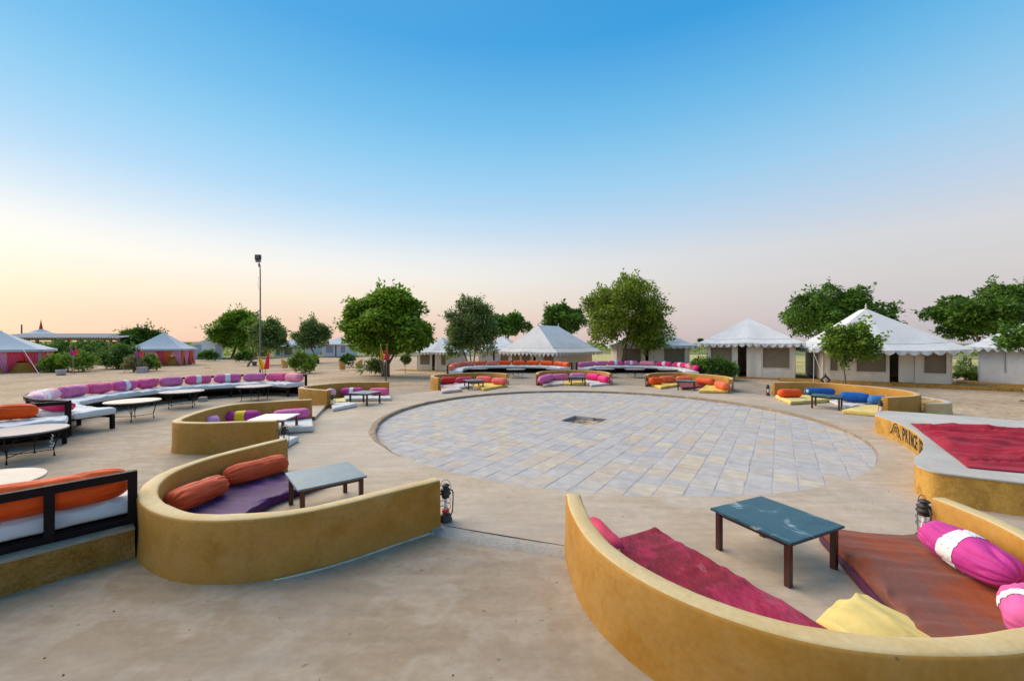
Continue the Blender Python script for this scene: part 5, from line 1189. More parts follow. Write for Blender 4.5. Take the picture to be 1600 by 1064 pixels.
# white shed-like tent
d = 70; z = zpx(561, d); fl = D(302.5, d, z); fr = fl + Vector((.81, .58, 0)) * 4.13; dv = Vector((-.58, .81, 0)) * 5
t = thing('white_shed', 'plain white gabled shed standing beside the small curtained pavilion', 'shed', (fl + fr) / 2)
h1, h2 = zpx(537.4, d) - z, zpx(529, d) - z; w = (fr - fl).length
mb = MB(); mb.prism([(fl.x, fl.y), (fr.x, fr.y), (fr.x + dv.x, fr.y + dv.y), (fl.x + dv.x, fl.y + dv.y)], z - .3, z + h1); mb.build('body', M['shed_white'], t)
mb = MB(); c = (fl + fr) / 2
un = (fr - fl).normalized() * .2; e0 = dv * -.03; e1 = dv * 1.03; Z_ = lambda q: Vector((0, 0, q)); V_ = [fl - un + e0 + Z_(h1), fr + un + e0 + Z_(h1), c + e0 + Z_(h2), fl - un + e1 + Z_(h1), fr + un + e1 + Z_(h1), c + e1 + Z_(h2)]
mb.add(V_, [(0, 1, 2), (3, 5, 4), (0, 2, 5, 3), (1, 4, 5, 2), (0, 3, 4, 1)]); mb.build('roof', M['shed_white'], t)
for a, b in ((.02, .27), (.74, .97)):
    mb = MB(); mb.box(fl.lerp(fr, (a + b) / 2) + dv * -.006 + Vector((0, 0, h1 * .48)), (w * (b - a), .05, h1 * .94), math.atan2(.58, .81)); mb.build('side_panel', M['mesh_blue' if False else 'canvas_grey'], t)
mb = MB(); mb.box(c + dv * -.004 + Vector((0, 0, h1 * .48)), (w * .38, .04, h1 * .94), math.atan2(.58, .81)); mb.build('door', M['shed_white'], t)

# ------------------------------------------------------------------ curtained pavilions
def pavilion(label, c, size, rz, he, ha, base_h, colors, nspan=3, seed=0, skip=()):
    t = thing('pavilion', label, 'pavilion', c, 'curtained pavilions'); Rm = Matrix.Translation(c) @ Matrix.Rotation(rz, 4, 'Z'); h = size / 2
    P = lambda x, y, z: Rm @ Vector((x, y, z)); ov = .35
    out = []; cs = [(-h - ov, -h - ov), (h + ov, -h - ov), (h + ov, h + ov), (-h - ov, h + ov)]
    for a, b in zip(cs, cs[1:] + cs[:1]):
        for i in range(10): s = i / 10; out.append((a[0] + (b[0] - a[0]) * s, a[1] + (b[1] - a[1]) * s))
    mb = MB(); mb.sheet([[P(x * (1 - s), y * (1 - s), he + (ha - he) * s ** 1.25) for x, y in out] for s in (0, .12, .3, .5, .7, .85, .95, .985)] + [[P(x * .004, y * .004, ha + .12) for x, y in out]], closed=True); o = mb.build('roof', M['canvas_grey'], t, sm=True); o.data.set_sharp_from_angle(angle=R(20))
    mb = MB(); mb.sheet([[P(x, y, he) for x, y in out], [P(x * 1.004, y * 1.004, he - .22) for x, y in out]], closed=True); mb.build('valance', M['canvas_grey'], t, sm=True)
    pc = [(-h, -h), (h, -h), (h, h), (-h, h)]; rg = random.Random(seed); ci = 0
    for a, b in zip(pc, pc[1:] + pc[:1]):
        for i in range(nspan):
            p0 = Vector((a[0] + (b[0] - a[0]) * i / nspan, a[1] + (b[1] - a[1]) * i / nspan)); p1 = Vector((a[0] + (b[0] - a[0]) * (i + 1) / nspan, a[1] + (b[1] - a[1]) * (i + 1) / nspan))
            mb = MB(); mb.tube([P(p0.x, p0.y, -.1), P(p0.x, p0.y, he)], .03, 8); mb.build('post', M['galv'], t, sm=True)
            nrm = Vector((p1.y - p0.y, -(p1.x - p0.x))).normalized()
            for side in (0, 1):
                A, B = (p0, p1) if side == 0 else (p1, p0); m_ = colors[ci % len(colors)]; ci += 1; mb = MB(); rows = []
                for j in range(15):
                    s = j / 14; rw = []; z = he - .05 - (he - .08) * s
                    wd = .53 * (1 - s) ** .8 + .055 + .05 * max(0, s - .88) * 6
                    for k in range(21):
                        q = k / 20; a_ = q * wd - .04 * s; fold = (.05 + .05 * s) * math.sin(q * 6.28 * 4 + side + j * .06 + seed) + .02
                        xy = A.lerp(B, a_) + nrm * (fold + .05); rw.append(P(xy.x, xy.y, z))
                    rows.append(rw)
                mb.sheet(rows); mb.build('curtain', M[m_], t, sm=True)
    # low mustard wall inside the posts
    hh = h - .18; mb = MB()
    for a, b in zip([(-hh, -hh), (hh, -hh), (hh, hh), (-hh, hh)], [(hh, -hh), (hh, hh), (-hh, hh), (-hh, -hh)]):
        A, B = P(a[0], a[1], base_h / 2 - .1), P(b[0], b[1], base_h / 2 - .1); A.z = B.z = c[2] + base_h / 2 - .1; mb.bar(A, B, .18, base_h + .2)
    mb.build('low_wall_base', M['mustard'], t)
    return t, P
c = G(252, 572); c = D(256, 50.5, sandz(-44, 50))
t, P = pavilion('small grey roofed pavilion with pink and orange curtains beside the white shed', c, 4.9, R(24), zpx(545, 49) - c.z, zpx(519, 50.5) - c.z, 1.0, ['curtain_orange', 'curtain_pink', 'curtain_pink', 'curtain_red', 'curtain_orange', 'curtain_pink'], seed=2)
c = D(2, 38.5, sandz(-49, 38))
t, P = pavilion('grey roofed pavilion with pink and red curtains at the left edge of the photo', c, 5.6, R(40), zpx(546, 38) - c.z, zpx(517.5, 38.5) - c.z, .95, ['curtain_pink', 'curtain_orange', 'curtain_red', 'curtain_pink', 'curtain_red', 'curtain_red'], seed=5)
for (a, b) in ((34, 62),):
    mb = MB(); p = D(36, 36, 1.75); q = D(62, 33.6, -.42); mb.tube([p, q], .02, 6); mb.build('guy_rope', M['rope'], t)
    mb = MB(); mb.tube([q, q + Vector((0, 0, .18))], .05, 6); mb.build('peg', M['white'], t)

# long open shed with a corrugated roof, and the pavilion with a red spire behind it
d = 62; z0 = -.55
t = thing('open_shed', 'long low open shed with a corrugated grey roof at far left', 'shed', D(110, d, z0))
mb = MB(); xl, xr = D(-40, d, 0).x, D(183, d, 0).x; zf, zbk = zpx(527.3, d), zpx(521.5, d + 6)
n = 112; mb.sheet([[Vector((xl + (xr - xl) * i / n, d + yy, zz_ + (.09 if i % 2 else -.09))) for i in range(n + 1)] for yy, zz_ in ((-.3, zf), (3, (zf + zbk) / 2), (6.5, zbk))]); o = mb.build('roof', M['sheetroof'], t); so = o.modifiers.new('th', 'SOLIDIFY'); so.thickness = .06
mb = MB(); mb.box(((xl + xr) / 2, d, zf - .28), (xr - xl, .15, .36)); mb.build('eave_beam', M['shadewood'], t)
for px in (28, 58, 86, 107, 125, 163, 173, 185): mb = MB(); p = D(px, d, 0); mb.box((p.x, d, (z0 + zf - .1) / 2), (.28, .28, zf - z0 - .1)); mb.build('post', M['shadewood'], t)
mb = MB(); mb.box(((xl + xr) / 2, d + 6.4, (z0 + 1.1) / 2 + .2), (xr - xl, .2, 1.6)); mb.build('back_wall', M['mustard_rough'], t)
d = 84; c = D(64, d, -.6); t = thing('spired_pavilion', 'grey pyramid roof with a tall red spire behind the open shed', 'pavilion', c)
mb = MB(); out = [(c.x + 3.4 * math.cos(a), c.y + 3.4 * math.sin(a)) for a in (math.pi / 8 + 2 * math.pi * i / 8 for i in range(8))]
mb.sheet([[Vector((c.x + (x - c.x) * s, c.y + (y - c.y) * s, z)) for x, y in out] for s, z in ((1, zpx(523.4, d)), (.98, zpx(522.8, d)), (.5, zpx(519.3, d)), (.22, zpx(515.6, d)), (.03, zpx(513.6, d)))], closed=True); mb.build('roof', M['canvas_grey'], t)
mb = MB(); mb.lathe((c.x, c.y, 0), [(.30, zpx(514.2, d)), (.24, zpx(511, d)), (.10, zpx(504, d)), (.02, zpx(499.2, d))], 10); mb.build('spire', M['redspire'], t, sm=True)
for x, y in out[::2]: mb = MB(); mb.tube([(x, y, -.7), (x, y, zpx(523, d))], .1, 8); mb.build('post', M['shadewood'], t)
d = 90; c = D(33.8, d, -.6); mb = MB(); mb.tube([(c.x, c.y, -.6), (c.x, c.y, zpx(507, d))], [.16, .12], 8); tag(mb.build('post', M['bark'], sm=True, origin=c), 'bare timber post rising behind the corrugated shed roof', 'post')

# ------------------------------------------------------------------ trees and bushes
def leafcloud(mb, rg, pts, size, dens_up=.35, aspect=2.4, droop=.2):
    for p, outw in pts:
        s = size * rg.uniform(.65, 1.35)
        d = Vector((rg.gauss(0, 1), rg.gauss(0, 1), rg.gauss(0, .6) - droop)) + outw * .9
        if d.length < .05: continue
        d.normalize(); n = Vector((rg.gauss(0, .6), rg.gauss(0, .6), 1)) + outw * .5; w = d.cross(n)
        if w.length < .05: continue
        w.normalize(); w *= s / aspect / 1.6; mid = p + d * s * .5; up = w.cross(d).normalized() * s * .06
        mb.add([p, mid + w + up, p + d * s, mid - w + up], [(0, 1, 2, 3)])
def crown_pts(rg, lobes, n, core=.55):
    tot = sum(l[1] ** 2 for l in lobes); pts = []
    for c, r, sq in lobes:
        for _ in range(int(n * r * r / tot)):
            v = Vector((rg.gauss(0, 1), rg.gauss(0, 1), rg.gauss(0, 1)))
            if v.length < .01: continue
            v.normalize(); 
            if v.z < -.35 and rg.random() < .6: continue
            rr = r * (core + (1.06 - core) * rg.random() ** .45) * (1 + .22 * noise.noise(Vector((v.x * 2.2 + c.x, v.y * 2.2 + c.y, v.z * 2.2 + c.z))))
            pts.append((c + Vector((v.x * rr, v.y * rr, v.z * rr * sq)), v))
    return pts
def tree(name, label, base, px0, px1, py0, py1, d, leaf, n, size, seed, nl=26, trunks=1, spread=.2, lobe=(.17, .30), catg='tree', group=None, lean=0.0, aspect=2.4, droop=.2, cut=None, core=.55, tr=.16, flat=1.0, twigs=0, shape=None):
    """A crown filling the given pixel box at distance d, on limbs that leave a tapered trunk."""
    rg = random.Random(seed); k = d / F; cx = ((px0 + px1) / 2 - 800) * k; wd = (px1 - px0) / 2 * k; zt, zb_ = zpx(py0, d), zpx(py1, d); ht = (zt - zb_) / 2; zc = (zt + zb_) / 2
    t = thing(name, label, catg, base, group)
    C = Vector((cx, d, zc)); lobes = []
    for i in range(nl):
        a = rg.uniform(0, 2 * math.pi); e = rg.uniform(-.75, 1); rr = rg.uniform(*lobe) * min(wd, ht) * 1.55
        q = math.sqrt(max(0, 1 - e * e)); f = rg.uniform(.55, .98)
        ex, ez = q * math.cos(a), e
        if shape: 
            sx = shape(ez); ex *= sx
        lobes.append((C + Vector((ex * max(.05, wd - rr) * f, q * math.sin(a) * max(.05, wd - rr) * f * .8, ez * max(.05, ht - rr * .8) * (f if e < 0 else 1))), rr, rg.uniform(.7, .95) * flat))
    lobes.append((C, min(wd, ht) * .62, .9))
    mb = MB(); pts = crown_pts(rg, lobes, int(n * 2.5), core)
    if cut: pts = [p for p in pts if cut(p[0])]
    if twigs:                                                        # loose sprays that break the outline
        for _ in range(twigs):
            c, r, sq = rg.choice(lobes[:-1]); v = ((c - C).normalized() + Vector((rg.gauss(0, .35), rg.gauss(0, .35), rg.gauss(.25, .3)))).normalized(); L = size * rg.uniform(1.5, 3.4)
            for i in range(26): pts.append((c + v * (r * .7 + L * (i / 26) ** 1.4) + Vector((rg.gauss(0, 1), rg.gauss(0, 1), rg.gauss(0, 1))) * size * .45, v))
    leafcloud(mb, rg, pts, size, aspect=aspect, droop=droop); mb.build('crown', M[leaf], t)
    mb = MB(); B = Vector(base)
    for i in range(trunks):
        off = Vector((rg.uniform(-1, 1) * spread, rg.uniform(-.5, .5) * spread, 0)); top = C + Vector((rg.uniform(-.4, .4) * wd, rg.uniform(-.3, .3) * wd, ht * rg.uniform(-.2, .25)))
        b0 = B + off * .25; m_ = b0.lerp(top, .45) + Vector((rg.uniform(-.2, .2) + lean, 0, 0)) * .6
        r0 = tr * (1 if trunks == 1 else .72); mb.tube(cat([b0 - Vector((0, 0, .15)), b0 + Vector((0, 0, .2)), m_, top], 12), [r0 * (1.25 if j == 0 else 1.0) * (1 - .78 * j / 11) for j in range(12)], 9)
    mb.build('trunk', M['bark'], t, sm=True)
    for c, r, sq in rg.sample(lobes, min(len(lobes), 9)):
        mb = MB(); s = B.lerp(C, rg.uniform(.45, .8)); s.z = max(s.z, B.z + .4); md = s.lerp(c, .5) + Vector((rg.uniform(-.15, .15), rg.uniform(-.15, .15), -.1)) * r
        mb.tube(cat([s, md, c], 8), [tr * .38 * (1 - .8 * j / 7) for j in range(8)], 6); mb.build('limb', M['bark'], t, sm=True)
    return t
def bush(name, label, px0, px1, py0, py1, d, leaf, n, size, seed, nl=14, flower=None, nf=0, group='bushes', stems=6, aspect=2.6, up=.0, catg='bush', core=.4, spray=0, flat=1.0):
    rg = random.Random(seed); k = d / F; cx = ((px0 + px1) / 2 - 800) * k; wd = (px1 - px0) / 2 * k; zt = zpx(py0, d); gz = zpx(py1, d); ht = zt - gz
    t = thing(name, label, catg, (cx, d, gz), group); lobes = []
    for i in range(nl):
        rr = rg.uniform(.2, .36) * min(wd, ht); a = rg.uniform(-1, 1); lobes.append((Vector((cx + a * (wd - rr), d + rg.uniform(-.6, .6) * wd * .7, gz + rr * .8 + rg.random() ** .8 * max(.05, ht - 1.8 * rr) * (1 - .45 * a * a))), rr, flat))
    mb = MB(); pts = crown_pts(rg, lobes, int(n * 1.6), core); pts = [(p, v + Vector((0, 0, up))) for p, v in pts if p.z > gz]
    for _ in range(spray):
        c, r, sq = rg.choice(lobes); v = Vector((rg.gauss(0, .4), rg.gauss(0, .4), 1)).normalized(); L = ht * rg.uniform(.15, .4)
        for i in range(12): pts.append((c + v * (r * .5 + L * i / 12) + Vector((rg.gauss(0, 1), rg.gauss(0, 1), 0)) * size * .3, v))
    leafcloud(mb, rg, pts, size, aspect=aspect, droop=0 if up else .1); mb.build('foliage', M[leaf], t)
    for i in range(stems):
        mb = MB(); c, r, sq = rg.choice(lobes); b0 = Vector((cx + rg.uniform(-.15, .15) * wd, d + rg.uniform(-.1, .1) * wd, gz - .1)); mb.tube(cat([b0, b0.lerp(c, .5) + Vector((0, 0, .1)), c], 7), [.035 * (1 - .1 * j) for j in range(7)], 5); mb.build('stem', M['bark'], t, sm=True)
    if flower:
        mb = MB()
        for p, v in rg.sample(pts, min(nf, len(pts))):
            q = p + v.normalized() * .05 if v.length else p; s = rg.uniform(.05, .10); a = Vector((rg.gauss(0, 1), rg.gauss(0, 1), rg.gauss(0, 1))).normalized(); b = a.orthogonal().normalized(); c = a.cross(b)
            mb.add([q + b * s, q + c * s, q - b * s, q - c * s, q + a * s * .5], [(0, 1, 4), (1, 2, 4), (2, 3, 4), (3, 0, 4)])
        o = mb.build('blossoms', M[flower], t); o['kind'] = 'stuff'
    return t
GTn = 'trees between the tents'
g = G(604, 588.5)
tree('leafy_tree', 'dense rounded dark green tree with flags in front of its low forked trunk', g, 530, 683, 455, 573, g.y, 'leaf_bright', 15000, .34, 11, nl=40, trunks=4, spread=1.2, tr=.17, twigs=40, group=GTn, lobe=(.15, .27))
tree('leafy_tree', 'feathery grey-green tree standing in front of the cream tents, behind the orange bench', D(737, 35, -.4), 684, 786, 463, 568, 35, 'leaf_neem', 8500, .22, 12, nl=34, trunks=3, spread=.8, tr=.11, twigs=60, core=.35, group=GTn, lobe=(.12, .26), shape=lambda e: 1 - .35 * max(0, e))
tree('leafy_tree', 'green tree peeping out between the feathery tree and the big ridge tent', D(790, 52, -.6), 755, 832, 489, 532, 52, 'leaf_dark', 3200, .42, 13, nl=22, group=GTn, twigs=20)
tree('leafy_tree', 'dark green tree rising behind the right slope of the big ridge tent', D(880, 50, -.6), 844, 918, 473, 535, 50, 'leaf_dark', 4500, .40, 14, nl=24, group=GTn, twigs=20)
tree('leafy_tree', 'tallest olive green tree right of the middle, over the pink back bench', D(968, 34.3, -.35), 893, 1063, 431, 566, 34.3, 'leaf_olive', 13000, .25, 15, nl=46, trunks=3, spread=1.0, tr=.15, core=.42, twigs=70, group=GTn, lobe=(.12, .25), shape=lambda e: 1 - .3 * max(0, e) ** 1.5 - .15 * max(0, -e))
tree('leafy_tree', 'broad dark tree behind and between the two tents at right', D(1300, 40, -.1), 1206, 1387, 446, 545, 40, 'leaf_dark', 9000, .34, 16, nl=40, group=GTn, twigs=50, lobe=(.14, .26), shape=lambda e: 1 - .25 * max(0, e))
tree('sapling', 'slender light green sapling in front of the biggest tent', D(1321, 20.6, -.06), 1284, 1371, 503, 580, 20.6, 'leaf_yellowgreen', 3600, .17, 17, nl=26, tr=.045, core=.3, twigs=34, group=GTn, lobe=(.12, .26), aspect=2.0)
tree('leafy_tree', 'wide dark tree behind the last tent at right, cut by the photo edge', D(1550, 34, 0), 1465, 1650, 444, 545, 34, 'leaf_dark', 10000, .32, 18, nl=44, group=GTn, twigs=50, lobe=(.14, .26), flat=.9)
tree('leafy_tree', 'leafy branch end reaching in at the right edge over the last tent', D(1640, 18, -.1), 1563, 1680, 500, 556, 18, 'leaf_dark', 2600, .16, 19, nl=22, tr=.06, core=.3, twigs=30, group=GTn)
tree('leafy_tree', 'darker tree on the left behind the flood light pole', D(362, 76, -.8), 327, 425, 488, 556, 74, 'leaf_bright', 6500, .55, 20, nl=30, group=GTn, twigs=30, tr=.3)
tree('leafy_tree', 'lighter tree with a leaning thin trunk just behind the flood light pole', G(388, 572.5), 383, 453, 503, 556, 51, 'leaf_neem', 4200, .36, 21, nl=26, tr=.13, lean=.3, group=GTn, twigs=30)
tree('leafy_tree', 'small round tree in front of the far white tents', G(497, 568), 459, 516, 499, 553, 57, 'leaf_neem', 4200, .34, 22, nl=26, tr=.17, group=GTn, twigs=30, core=.4)
tree('sapling', 'tiny sapling right of the dense dark tree', D(633, 36, -.42), 622, 648, 553, 572, 36, 'leaf_neem', 700, .18, 23, nl=10, tr=.03, group=GTn)
tree('leafy_tree', 'tiny flat topped acacia on the horizon between two tents', D(1092, 95, 0), 1087, 1100, 530, 534, 95, 'leaf_dark', 500, .4, 24, nl=8, tr=.1, group=GTn, flat=.6)
tree('leafy_tree', 'bushy tree behind the left pavilion row, above the oleanders', D(214, 66, -.6), 188, 248, 513, 545, 66, 'leaf_dark', 4200, .45, 25, nl=26, group=GTn, twigs=40)
bush('shrub', 'young green bush behind the right end of the long pink bench', 449, 497, 550, 582, 36.5, 'leaf_yellowgreen', 2600, .22, 31, spray=20)
bush('shrub', 'green bush with two flags in front at far left', 71, 142, 549, 582, 38.5, 'leaf_yellowgreen', 4200, .24, 32, spray=60, up=.8, nl=20)
bush('oleander', 'white and pink flowering oleander beside the small pavilion', 151, 216, 536, 575, 43, 'leaf_dark', 5200, .24, 33, flower='flower_w', nf=150, spray=20, nl=22)
bush('oleander', 'pink flowering oleander half hidden behind the white one', 176, 222, 540, 574, 44.5, 'leaf_dark', 3200, .24, 34, flower='flower_p', nf=110, spray=16)
bush('oleander', 'long dark oleander hedge below the corrugated shed roof, left half', 56, 112, 531, 566, 52, 'leaf_dark', 5000, .32, 35, nl=22, flower='flower_w', nf=60)
bush('oleander', 'long dark oleander hedge below the corrugated shed roof, right half', 102, 176, 532, 568, 53, 'leaf_dark', 5600, .32, 36, nl=24, flower='flower_p', nf=50)
bush('reed_tuft', 'pale straw coloured reed tuft beside the flag stand', 198, 221, 557, 581, 38, 'grassy', 1500, .5, 37, up=1.6, aspect=9, catg='reeds', group='reeds')
bush('shrub', 'olive green bush between the reed tuft and the small pavilion', 214, 249, 552, 578, 39.5, 'leaf_yellowgreen', 2400, .24, 38, up=.6, spray=16)
bush('shrub', 'spiky bush in front of the white shed door', 311, 337, 548, 562, 62, 'leaf_dark', 1500, .4, 39, up=1.0, spray=16)
bush('shrub', 'dark glossy bush in front of the white pyramid tent', 1082, 1151, 556, 592, 25.2, 'leaf_dark', 5200, .15, 40, nl=24, spray=20)
bush('shrub', 'low bush at the base of the small round tree', 486, 499, 560, 572, 54, 'leaf_dark', 700, .3, 41)
bush('shrub', 'sparse shrub in the gap right of the biggest tent', 1490, 1530, 552, 596, 27, 'leaf_neem', 1100, .16, 42, nl=12, core=.2, spray=10)
bush('shrub', 'dark brush heap on the ground behind the biggest tent at right', 1487, 1534, 579, 593, 24.5, 'leaf_dark', 1500, .16, 43, nl=14, flat=.6)
bush('shrub', 'grey-green bush below the lighter tree at left', 370, 398, 546, 563, 58, 'leaf_dark', 1300, .35, 44)
bush('palm_seedling', 'drooping palm-like leaves left of the forked tree trunk', 566, 600, 563, 578, 33.5, 'leaf_neem', 300, .62, 45, nl=6, aspect=7, catg='plant', group='reeds')
bush('shrub', 'bush behind the wicker chairs', 532, 556, 554, 570, 46, 'leaf_dark', 1300, .3, 46, up=.6)
bush('shrub', 'thicket far behind the trees left of the flood light pole', 376, 420, 540, 562, 84, 'leaf_olive', 1500, .5, 47)
# far scrub on the hills that nobody could count
rg = random.Random(77); mb = MB()
for i in range(2600):
    a = rg.uniform(-1.05, 1.05); r = rg.uniform(100, 330); x, y = r * math.sin(a), r * math.cos(a)
    amp = 5.2 * (0.55 - 0.45 * math.sin(a)); z = sandz(x, y) + sst(110, 330, r) * amp * (0.75 + 0.5 * noise.noise(Vector((x * .006, y * .006, 0)))) + sst(110, 200, r) * .7 * noise.noise(Vector((x * .03, y * .03, 3)))
    s = rg.uniform(.5, 1.6)
    for k in range(9):
        c = Vector((x + rg.gauss(0, s * .6), y + rg.gauss(0, s * .6), z + abs(rg.gauss(0, s * .35)))); d1 = Vector((rg.gauss(0, 1), rg.gauss(0, 1), rg.gauss(0, .8))).normalized() * s * .4; d2 = d1.orthogonal().normalized() * s * .3
        mb.add([c - d1, c + d2, c + d1, c - d2], [(0, 1, 2, 3)])
mb.build('far_scrub', M['leaf_olive'], kind='stuff')

# ------------------------------------------------------------------ flood light pole, flags, chairs, small things
b = D(406.5, 35.5, sandz(-22, 35)); t = thing('flood_light_pole', 'tall thin metal pole with a flood light on top behind the long pink bench', 'light pole', b)
top = zpx(412, 35.5); tp = D(403.8, 35.5, 0)
mb = MB(); mb.tube(cat([b, Vector((b.x, b.y, top * .93)), Vector((tp.x + .02, b.y, top * .965)), Vector((tp.x, b.y, top))], 30), [.075 - .03 * i / 29 for i in range(30)], 10); mb.build('pole', M['galv'], t, sm=True)
mb = MB(); zc = zpx(404.5, 35.5)
mb.box((tp.x, b.y - .05, zc + .12), (.46, .22, .44)); o = mb.build('lamp_housing', M['black'], t)
mb = MB(); mb.box((tp.x, b.y - .175, zc + .15), (.38, .02, .26)); mb.build('lamp_glass', M['lampglass'], t)
mb = MB(); mb.box((tp.x, b.y - .04, zc - .22), (.38, .2, .18)); mb.build('ballast_box', M['galv'], t)
mb = MB(); mb.tube([(tp.x + .05, b.y - .05, top - 1.2), (tp.x + .02, b.y - .12, top - 1.9), (tp.x + .18, b.y - .1, top - 2.4)], .012, 5); mb.build('loose_wire', M['black'], t)
def flag(label, px, py_top, py_bot, py_c0, py_c1, d, m, wpx, lean=0, side=1):
    p0 = D(px - lean, d, zpx(py_bot, d)); p1 = D(px, d, zpx(py_top, d)); t = thing('flag', label, 'flag', p0, 'small coloured flags')
    mb = MB(); mb.tube([p0 - Vector((0, 0, .1)), p1], .028, 6); mb.build('flag_pole', M['galv'], t, sm=True)
    mb = MB(); rows = []; z0, z1 = zpx(py_c0, d), zpx(py_c1, d); w = wpx * d / F
    for i in range(12):
        s = i / 11; z = z0 + (z1 - z0) * s; f = (z - p0.z) / (p1.z - p0.z); c = p0.lerp(p1, f); ww = w * (.12 + .88 * s ** .8)
        rows.append([c + Vector((ww * (q / 12 - .42) * side, .05 * math.sin(q * 1.15 + s * 2) * (.4 + s), .10 * w * abs(q / 12 - .4) * s)) for q in range(13)])
    mb.sheet(rows); mb.build('cloth', M[m], t, sm=True); 
    mb = MB(); mb.lathe(p1, [(.03, 0), (.04, .03), (.012, .12)], 8); mb.build('finial', M['knot'], t, sm=True); return t
flag('yellow flag hanging round the foot of the flood light pole', 403, 553, 584, 556, 577, 34.8, 'flag_yellow', 12, lean=-9)
flag('big red flag right of the flood light pole', 419.6, 548, 585, 551, 577, 34.4, 'flag_red', 10, lean=6)
flag('slim yellow flag before the dense dark tree', 595, 540, 596, 542, 563, 27, 'flag_yellow', 7, lean=-8, side=-1)
flag('slim red flag before the dense dark tree', 605, 540, 597, 542, 563, 26.8, 'flag_red', 8, lean=1.5, side=-1)
flag('purple flag on the stand in the far left bush', 109.5, 542, 586, 543, 555, 35.8, 'flag_purple', 6, lean=-8)
flag('red flag on the stand in the far left bush', 118.5, 542, 586, 543, 555, 35.8, 'flag_red', 6.5, lean=7)
flag('purple flag left of the small pavilion', 213, 545, 581, 546, 557, 37.2, 'flag_purple', 7, lean=-4)
flag('red flag left of the small pavilion', 222, 546, 581, 547, 557, 37.2, 'flag_red', 6.5, lean=8)
for px, py, d, lab in [(95.5, 587, 34.4, 'round painted planter in front of the flag stand at far left'), (222.5, 582.6, 37, 'square painted planter beside the reed tuft')]:
    c = D(px, d, zpx(py, d)); mb = MB()
    if px < 100: mb.lathe(c, [(.26, -.05), (.31, .3), (.34, .46), (.345, .52), (.29, .525), (.27, .46)], 18)
    else:
        mb.box(c + Vector((0, 0, .25)), (.58, .58, .5), .2); mb.box(c + Vector((0, 0, .51)), (.64, .64, .07), .2)
    tag(mb.build('planter', M['pot'], sm=px < 100, origin=c), lab, 'planter', 'painted planters')
def rattan_chair(label, c, rz, s=1.0):
    t = thing('wicker_chair', label, 'chair', c, 'wicker chairs on the sand'); Rm = Matrix.Translation(c) @ Matrix.Rotation(rz, 4, 'Z') @ Matrix.Scale(s, 4)
    mb = MB(); rows = []
    for j in range(9):                                               # wrap-round body flaring up into the back
        z = .02 + .88 * j / 8; rw = []
        for i in range(19):
            a = math.pi * (-.72 + 1.44 * i / 18); hmax = .58 + .34 * math.cos(a / 1.45) ** 2; zz_ = min(z, hmax); r = .30 - .05 * math.sin(math.pi * min(1, zz_ / .42)) + .09 * max(0, zz_ - .42)
            rw.append(Rm @ Vector((-r * math.cos(a), r * math.sin(a), zz_)))
        rows.append(rw)
    mb.sheet(rows); o = mb.build('body', M['rattan'], t, sm=True); so = o.modifiers.new('t', 'SOLIDIFY'); so.thickness = .035
    mb = MB(); mb.tubez([(Vector((0, 0, z)), r) for z, r in ((0.0, .27), (.2, .24), (.38, .28), (.42, .27))], 18, 0); mb.v = [Rm @ p for p in mb.v]; mb.build('seat', M['rattan'], t, sm=True); return t
for px, py, d, rz, lab in [(445.5, 575, 41, .4, 'wicker chair left of the young green bush'), (458, 575, 42, 2.6, 'wicker chair mostly hidden behind the young green bush'), (535, 577, 40.5, .15, 'wicker chair left of the small iron table on the sand'), (560.5, 576, 41, 3.0, 'wicker chair right of the small iron table on the sand')]:
    rattan_chair(lab, D(px, d, zpx(py, d)), rz, 1.06)
d = 41; c = D(549, d, zpx(576, d)); t = thing('folding_table', 'small dark table with crossed legs between two wicker chairs', 'table', c)
mb = MB(); mb.lathe(c + Vector((0, 0, .68)), [(.42, 0), (.45, .02), (.44, .045)], 20); mb.build('tabletop', M['galv'], t)
for s in (-1, 1): mb = MB(); mb.tube([c + Vector((-.3 * s, .15 * s, 0)), c + Vector((.3 * s, -.15 * s, .68))], .025, 6); mb.build('leg', M['black'], t)
c = D(397.6, 48.5, zpx(573.5, 48.5)); mb = MB(); mb.tube([c + Vector((-.25, 0, 0)), c + Vector((-.24, 0, .68)), c + Vector((-.24, 0, .70))], .2, 7); mb = MB(); mb.lathe(c, [(.26, 0), (.24, .1), (.25, .5), (.31, .58), (.31, .66), (.27, .67)], 8); tag(mb.build('bin', M['bark'], origin=c), 'small dark bin beside the leaning thin tree trunk', 'bin')
# iron ornament on a stand near the sapling
c = D(1289.5, 20.2, -.06); t = thing('iron_ornament', 'black iron diamond ornament on a post behind the blue booth', 'ornament', c); zt = zpx(582.5, 20.2); hh = .22
mb = MB(); mb.tube([c, Vector((c.x, c.y, zt - .55))], .05, 8); mb.build('post', M['black'], t)
mb = MB(); zc = zt - .36
for k in range(4):
    a, a2 = math.pi / 2 * k, math.pi / 2 * (k + 1); mb.bar((c.x + hh * math.cos(a), c.y, zc + hh * math.sin(a)), (c.x + hh * math.cos(a2), c.y, zc + hh * math.sin(a2)), .07)
mb.tube([(c.x, c.y, zc + hh), (c.x, c.y, zc + hh + .13)], [.04, .015], 6); mb.build('diamond', M['black'], t)
# wire fence in the field at right
t = thing('wire_fence', 'wire fence on thin posts crossing the dry field behind the right tents', 'fence', (24, 31, 0))
fpts = [Vector((15.5 + i * 2.6, 33 - i * .55, 0)) for i in range(12)]
for p in fpts: p.z = sandz(p.x, p.y); mb = MB(); mb.tube([p - Vector((0, 0, .2)), p + Vector((0, 0, 1.25))], .045, 6); mb.build('fence_post', M['bark'], t)
for z in (.45, .8, 1.15): mb = MB(); mb.tube([p + Vector((0, 0, z)) for p in fpts], .012, 4); mb.build('wire', M['galv'], t)
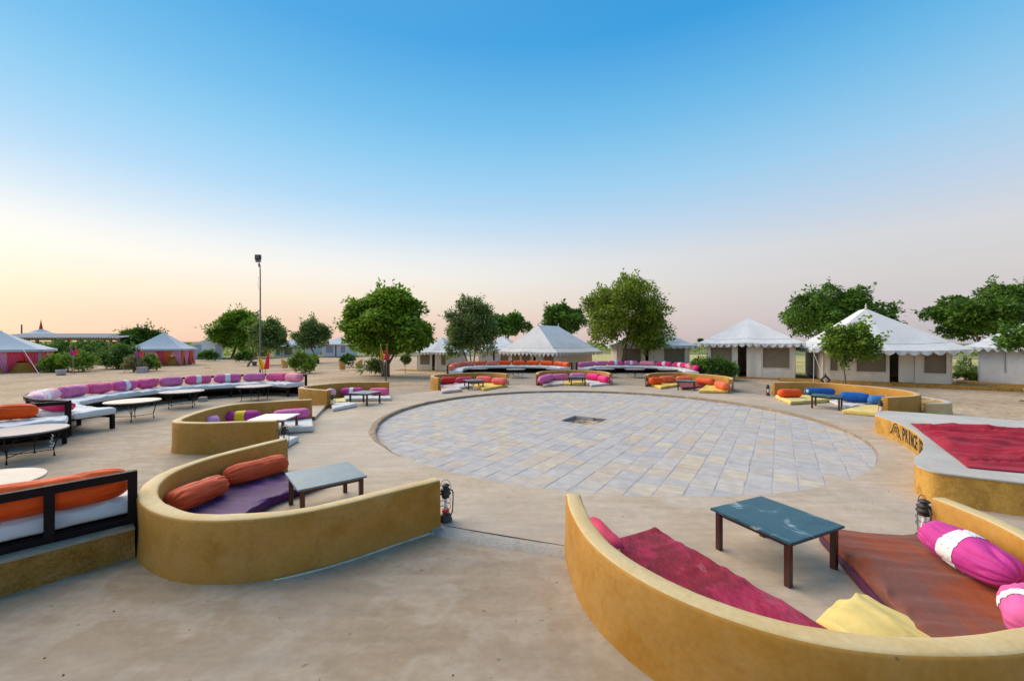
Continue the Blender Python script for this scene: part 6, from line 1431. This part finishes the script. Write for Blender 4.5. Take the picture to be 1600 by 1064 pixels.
# small step slab beside the booth at the long pink bench
c = (endp('4', 0, -.6) + endp('3', 1, .2)) / 2; mb = MB(); a, b = endp('3', 1, .05), endp('4', 0, .0); q = [a + Vector((.05, .0, 0)), b + Vector((-.1, 0, 0)), b + Vector((-.75, -.25, 0)), a + Vector((-.65, .3, 0))]
mb.prism([(p.x, p.y) for p in q], -.08, .10); tag(mb.build('step_slab', [M['conc_in'], M['mustard_rough']], origin=(c.x, c.y, -.06)), 'rough cement step between two mustard wall ends at left', 'step')
# pots, twigs and stones lying about on the sand
rg = random.Random(5)
for px, py, lab in [(1592, 627, 'fallen dry twig on the sand at the right edge'), (325, 575, 'short dark stick lying on the sand below the white shed'), (1576, 610, 'dry twig on the sand before the last tent at right')]:
    c = G(px, py); mb = MB()
    for k in range(5): a = rg.uniform(0, 6.28); L = rg.uniform(.15, .5); mb.tube([c + Vector((0, 0, .03)), c + Vector((math.cos(a) * L * .5, math.sin(a) * L * .5, .05)), c + Vector((math.cos(a + .3) * L, math.sin(a + .3) * L, .03))], .012, 5)
    tag(mb.build('twig', M['bark'], origin=c), lab, 'twig')
mb = MB()
for i in range(500):
    a = rg.uniform(-.95, .95); r = rg.uniform(15, 55); p = Vector((r * math.sin(a), r * math.cos(a), 0)); p.z = sandzn(p.x, p.y)
    s = rg.uniform(.01, .035); mb.add([p + Vector((s, 0, 0)), p + Vector((0, s, 0)), p + Vector((-s, 0, 0)), p + Vector((0, -s, 0)), p + Vector((0, 0, s))], [(0, 1, 4), (1, 2, 4), (2, 3, 4), (3, 0, 4)])
mb.build('pebbles', M['bark'], kind='stuff')

# chaff, straw and grit that has blown over the cement
rg = random.Random(9); mb = MB(); mb2 = MB()
for i in range(1500):
    x, y = rg.uniform(-9, 9), rg.uniform(1.6, 15)
    rr = math.hypot(x - PC.x, y - PC.y)
    if rr < PR + .2: continue
    z = .003 if rr < 7.3 else -.032
    a = rg.uniform(0, 6.28); L = rg.uniform(.008, .035); u = Vector((math.cos(a), math.sin(a), 0)); v_ = Vector((-u.y, u.x, 0)); p = Vector((x, y, z))
    if i % 3: mb.add([p - u * L, p + v_ * .0025 + Vector((0, 0, .004)), p + u * L, p - v_ * .0025 + Vector((0, 0, .004))], [(0, 1, 2), (0, 2, 3)])
    else: s_ = rg.uniform(.003, .010); mb2.add([p + u * s_, p + v_ * s_, p - u * s_, p - v_ * s_, p + Vector((0, 0, s_))], [(0, 1, 4), (1, 2, 4), (2, 3, 4), (3, 0, 4)])
mb.build('straw_bits', M['grassy'], kind='stuff'); mb2.build('grit', M['bark'], kind='stuff')
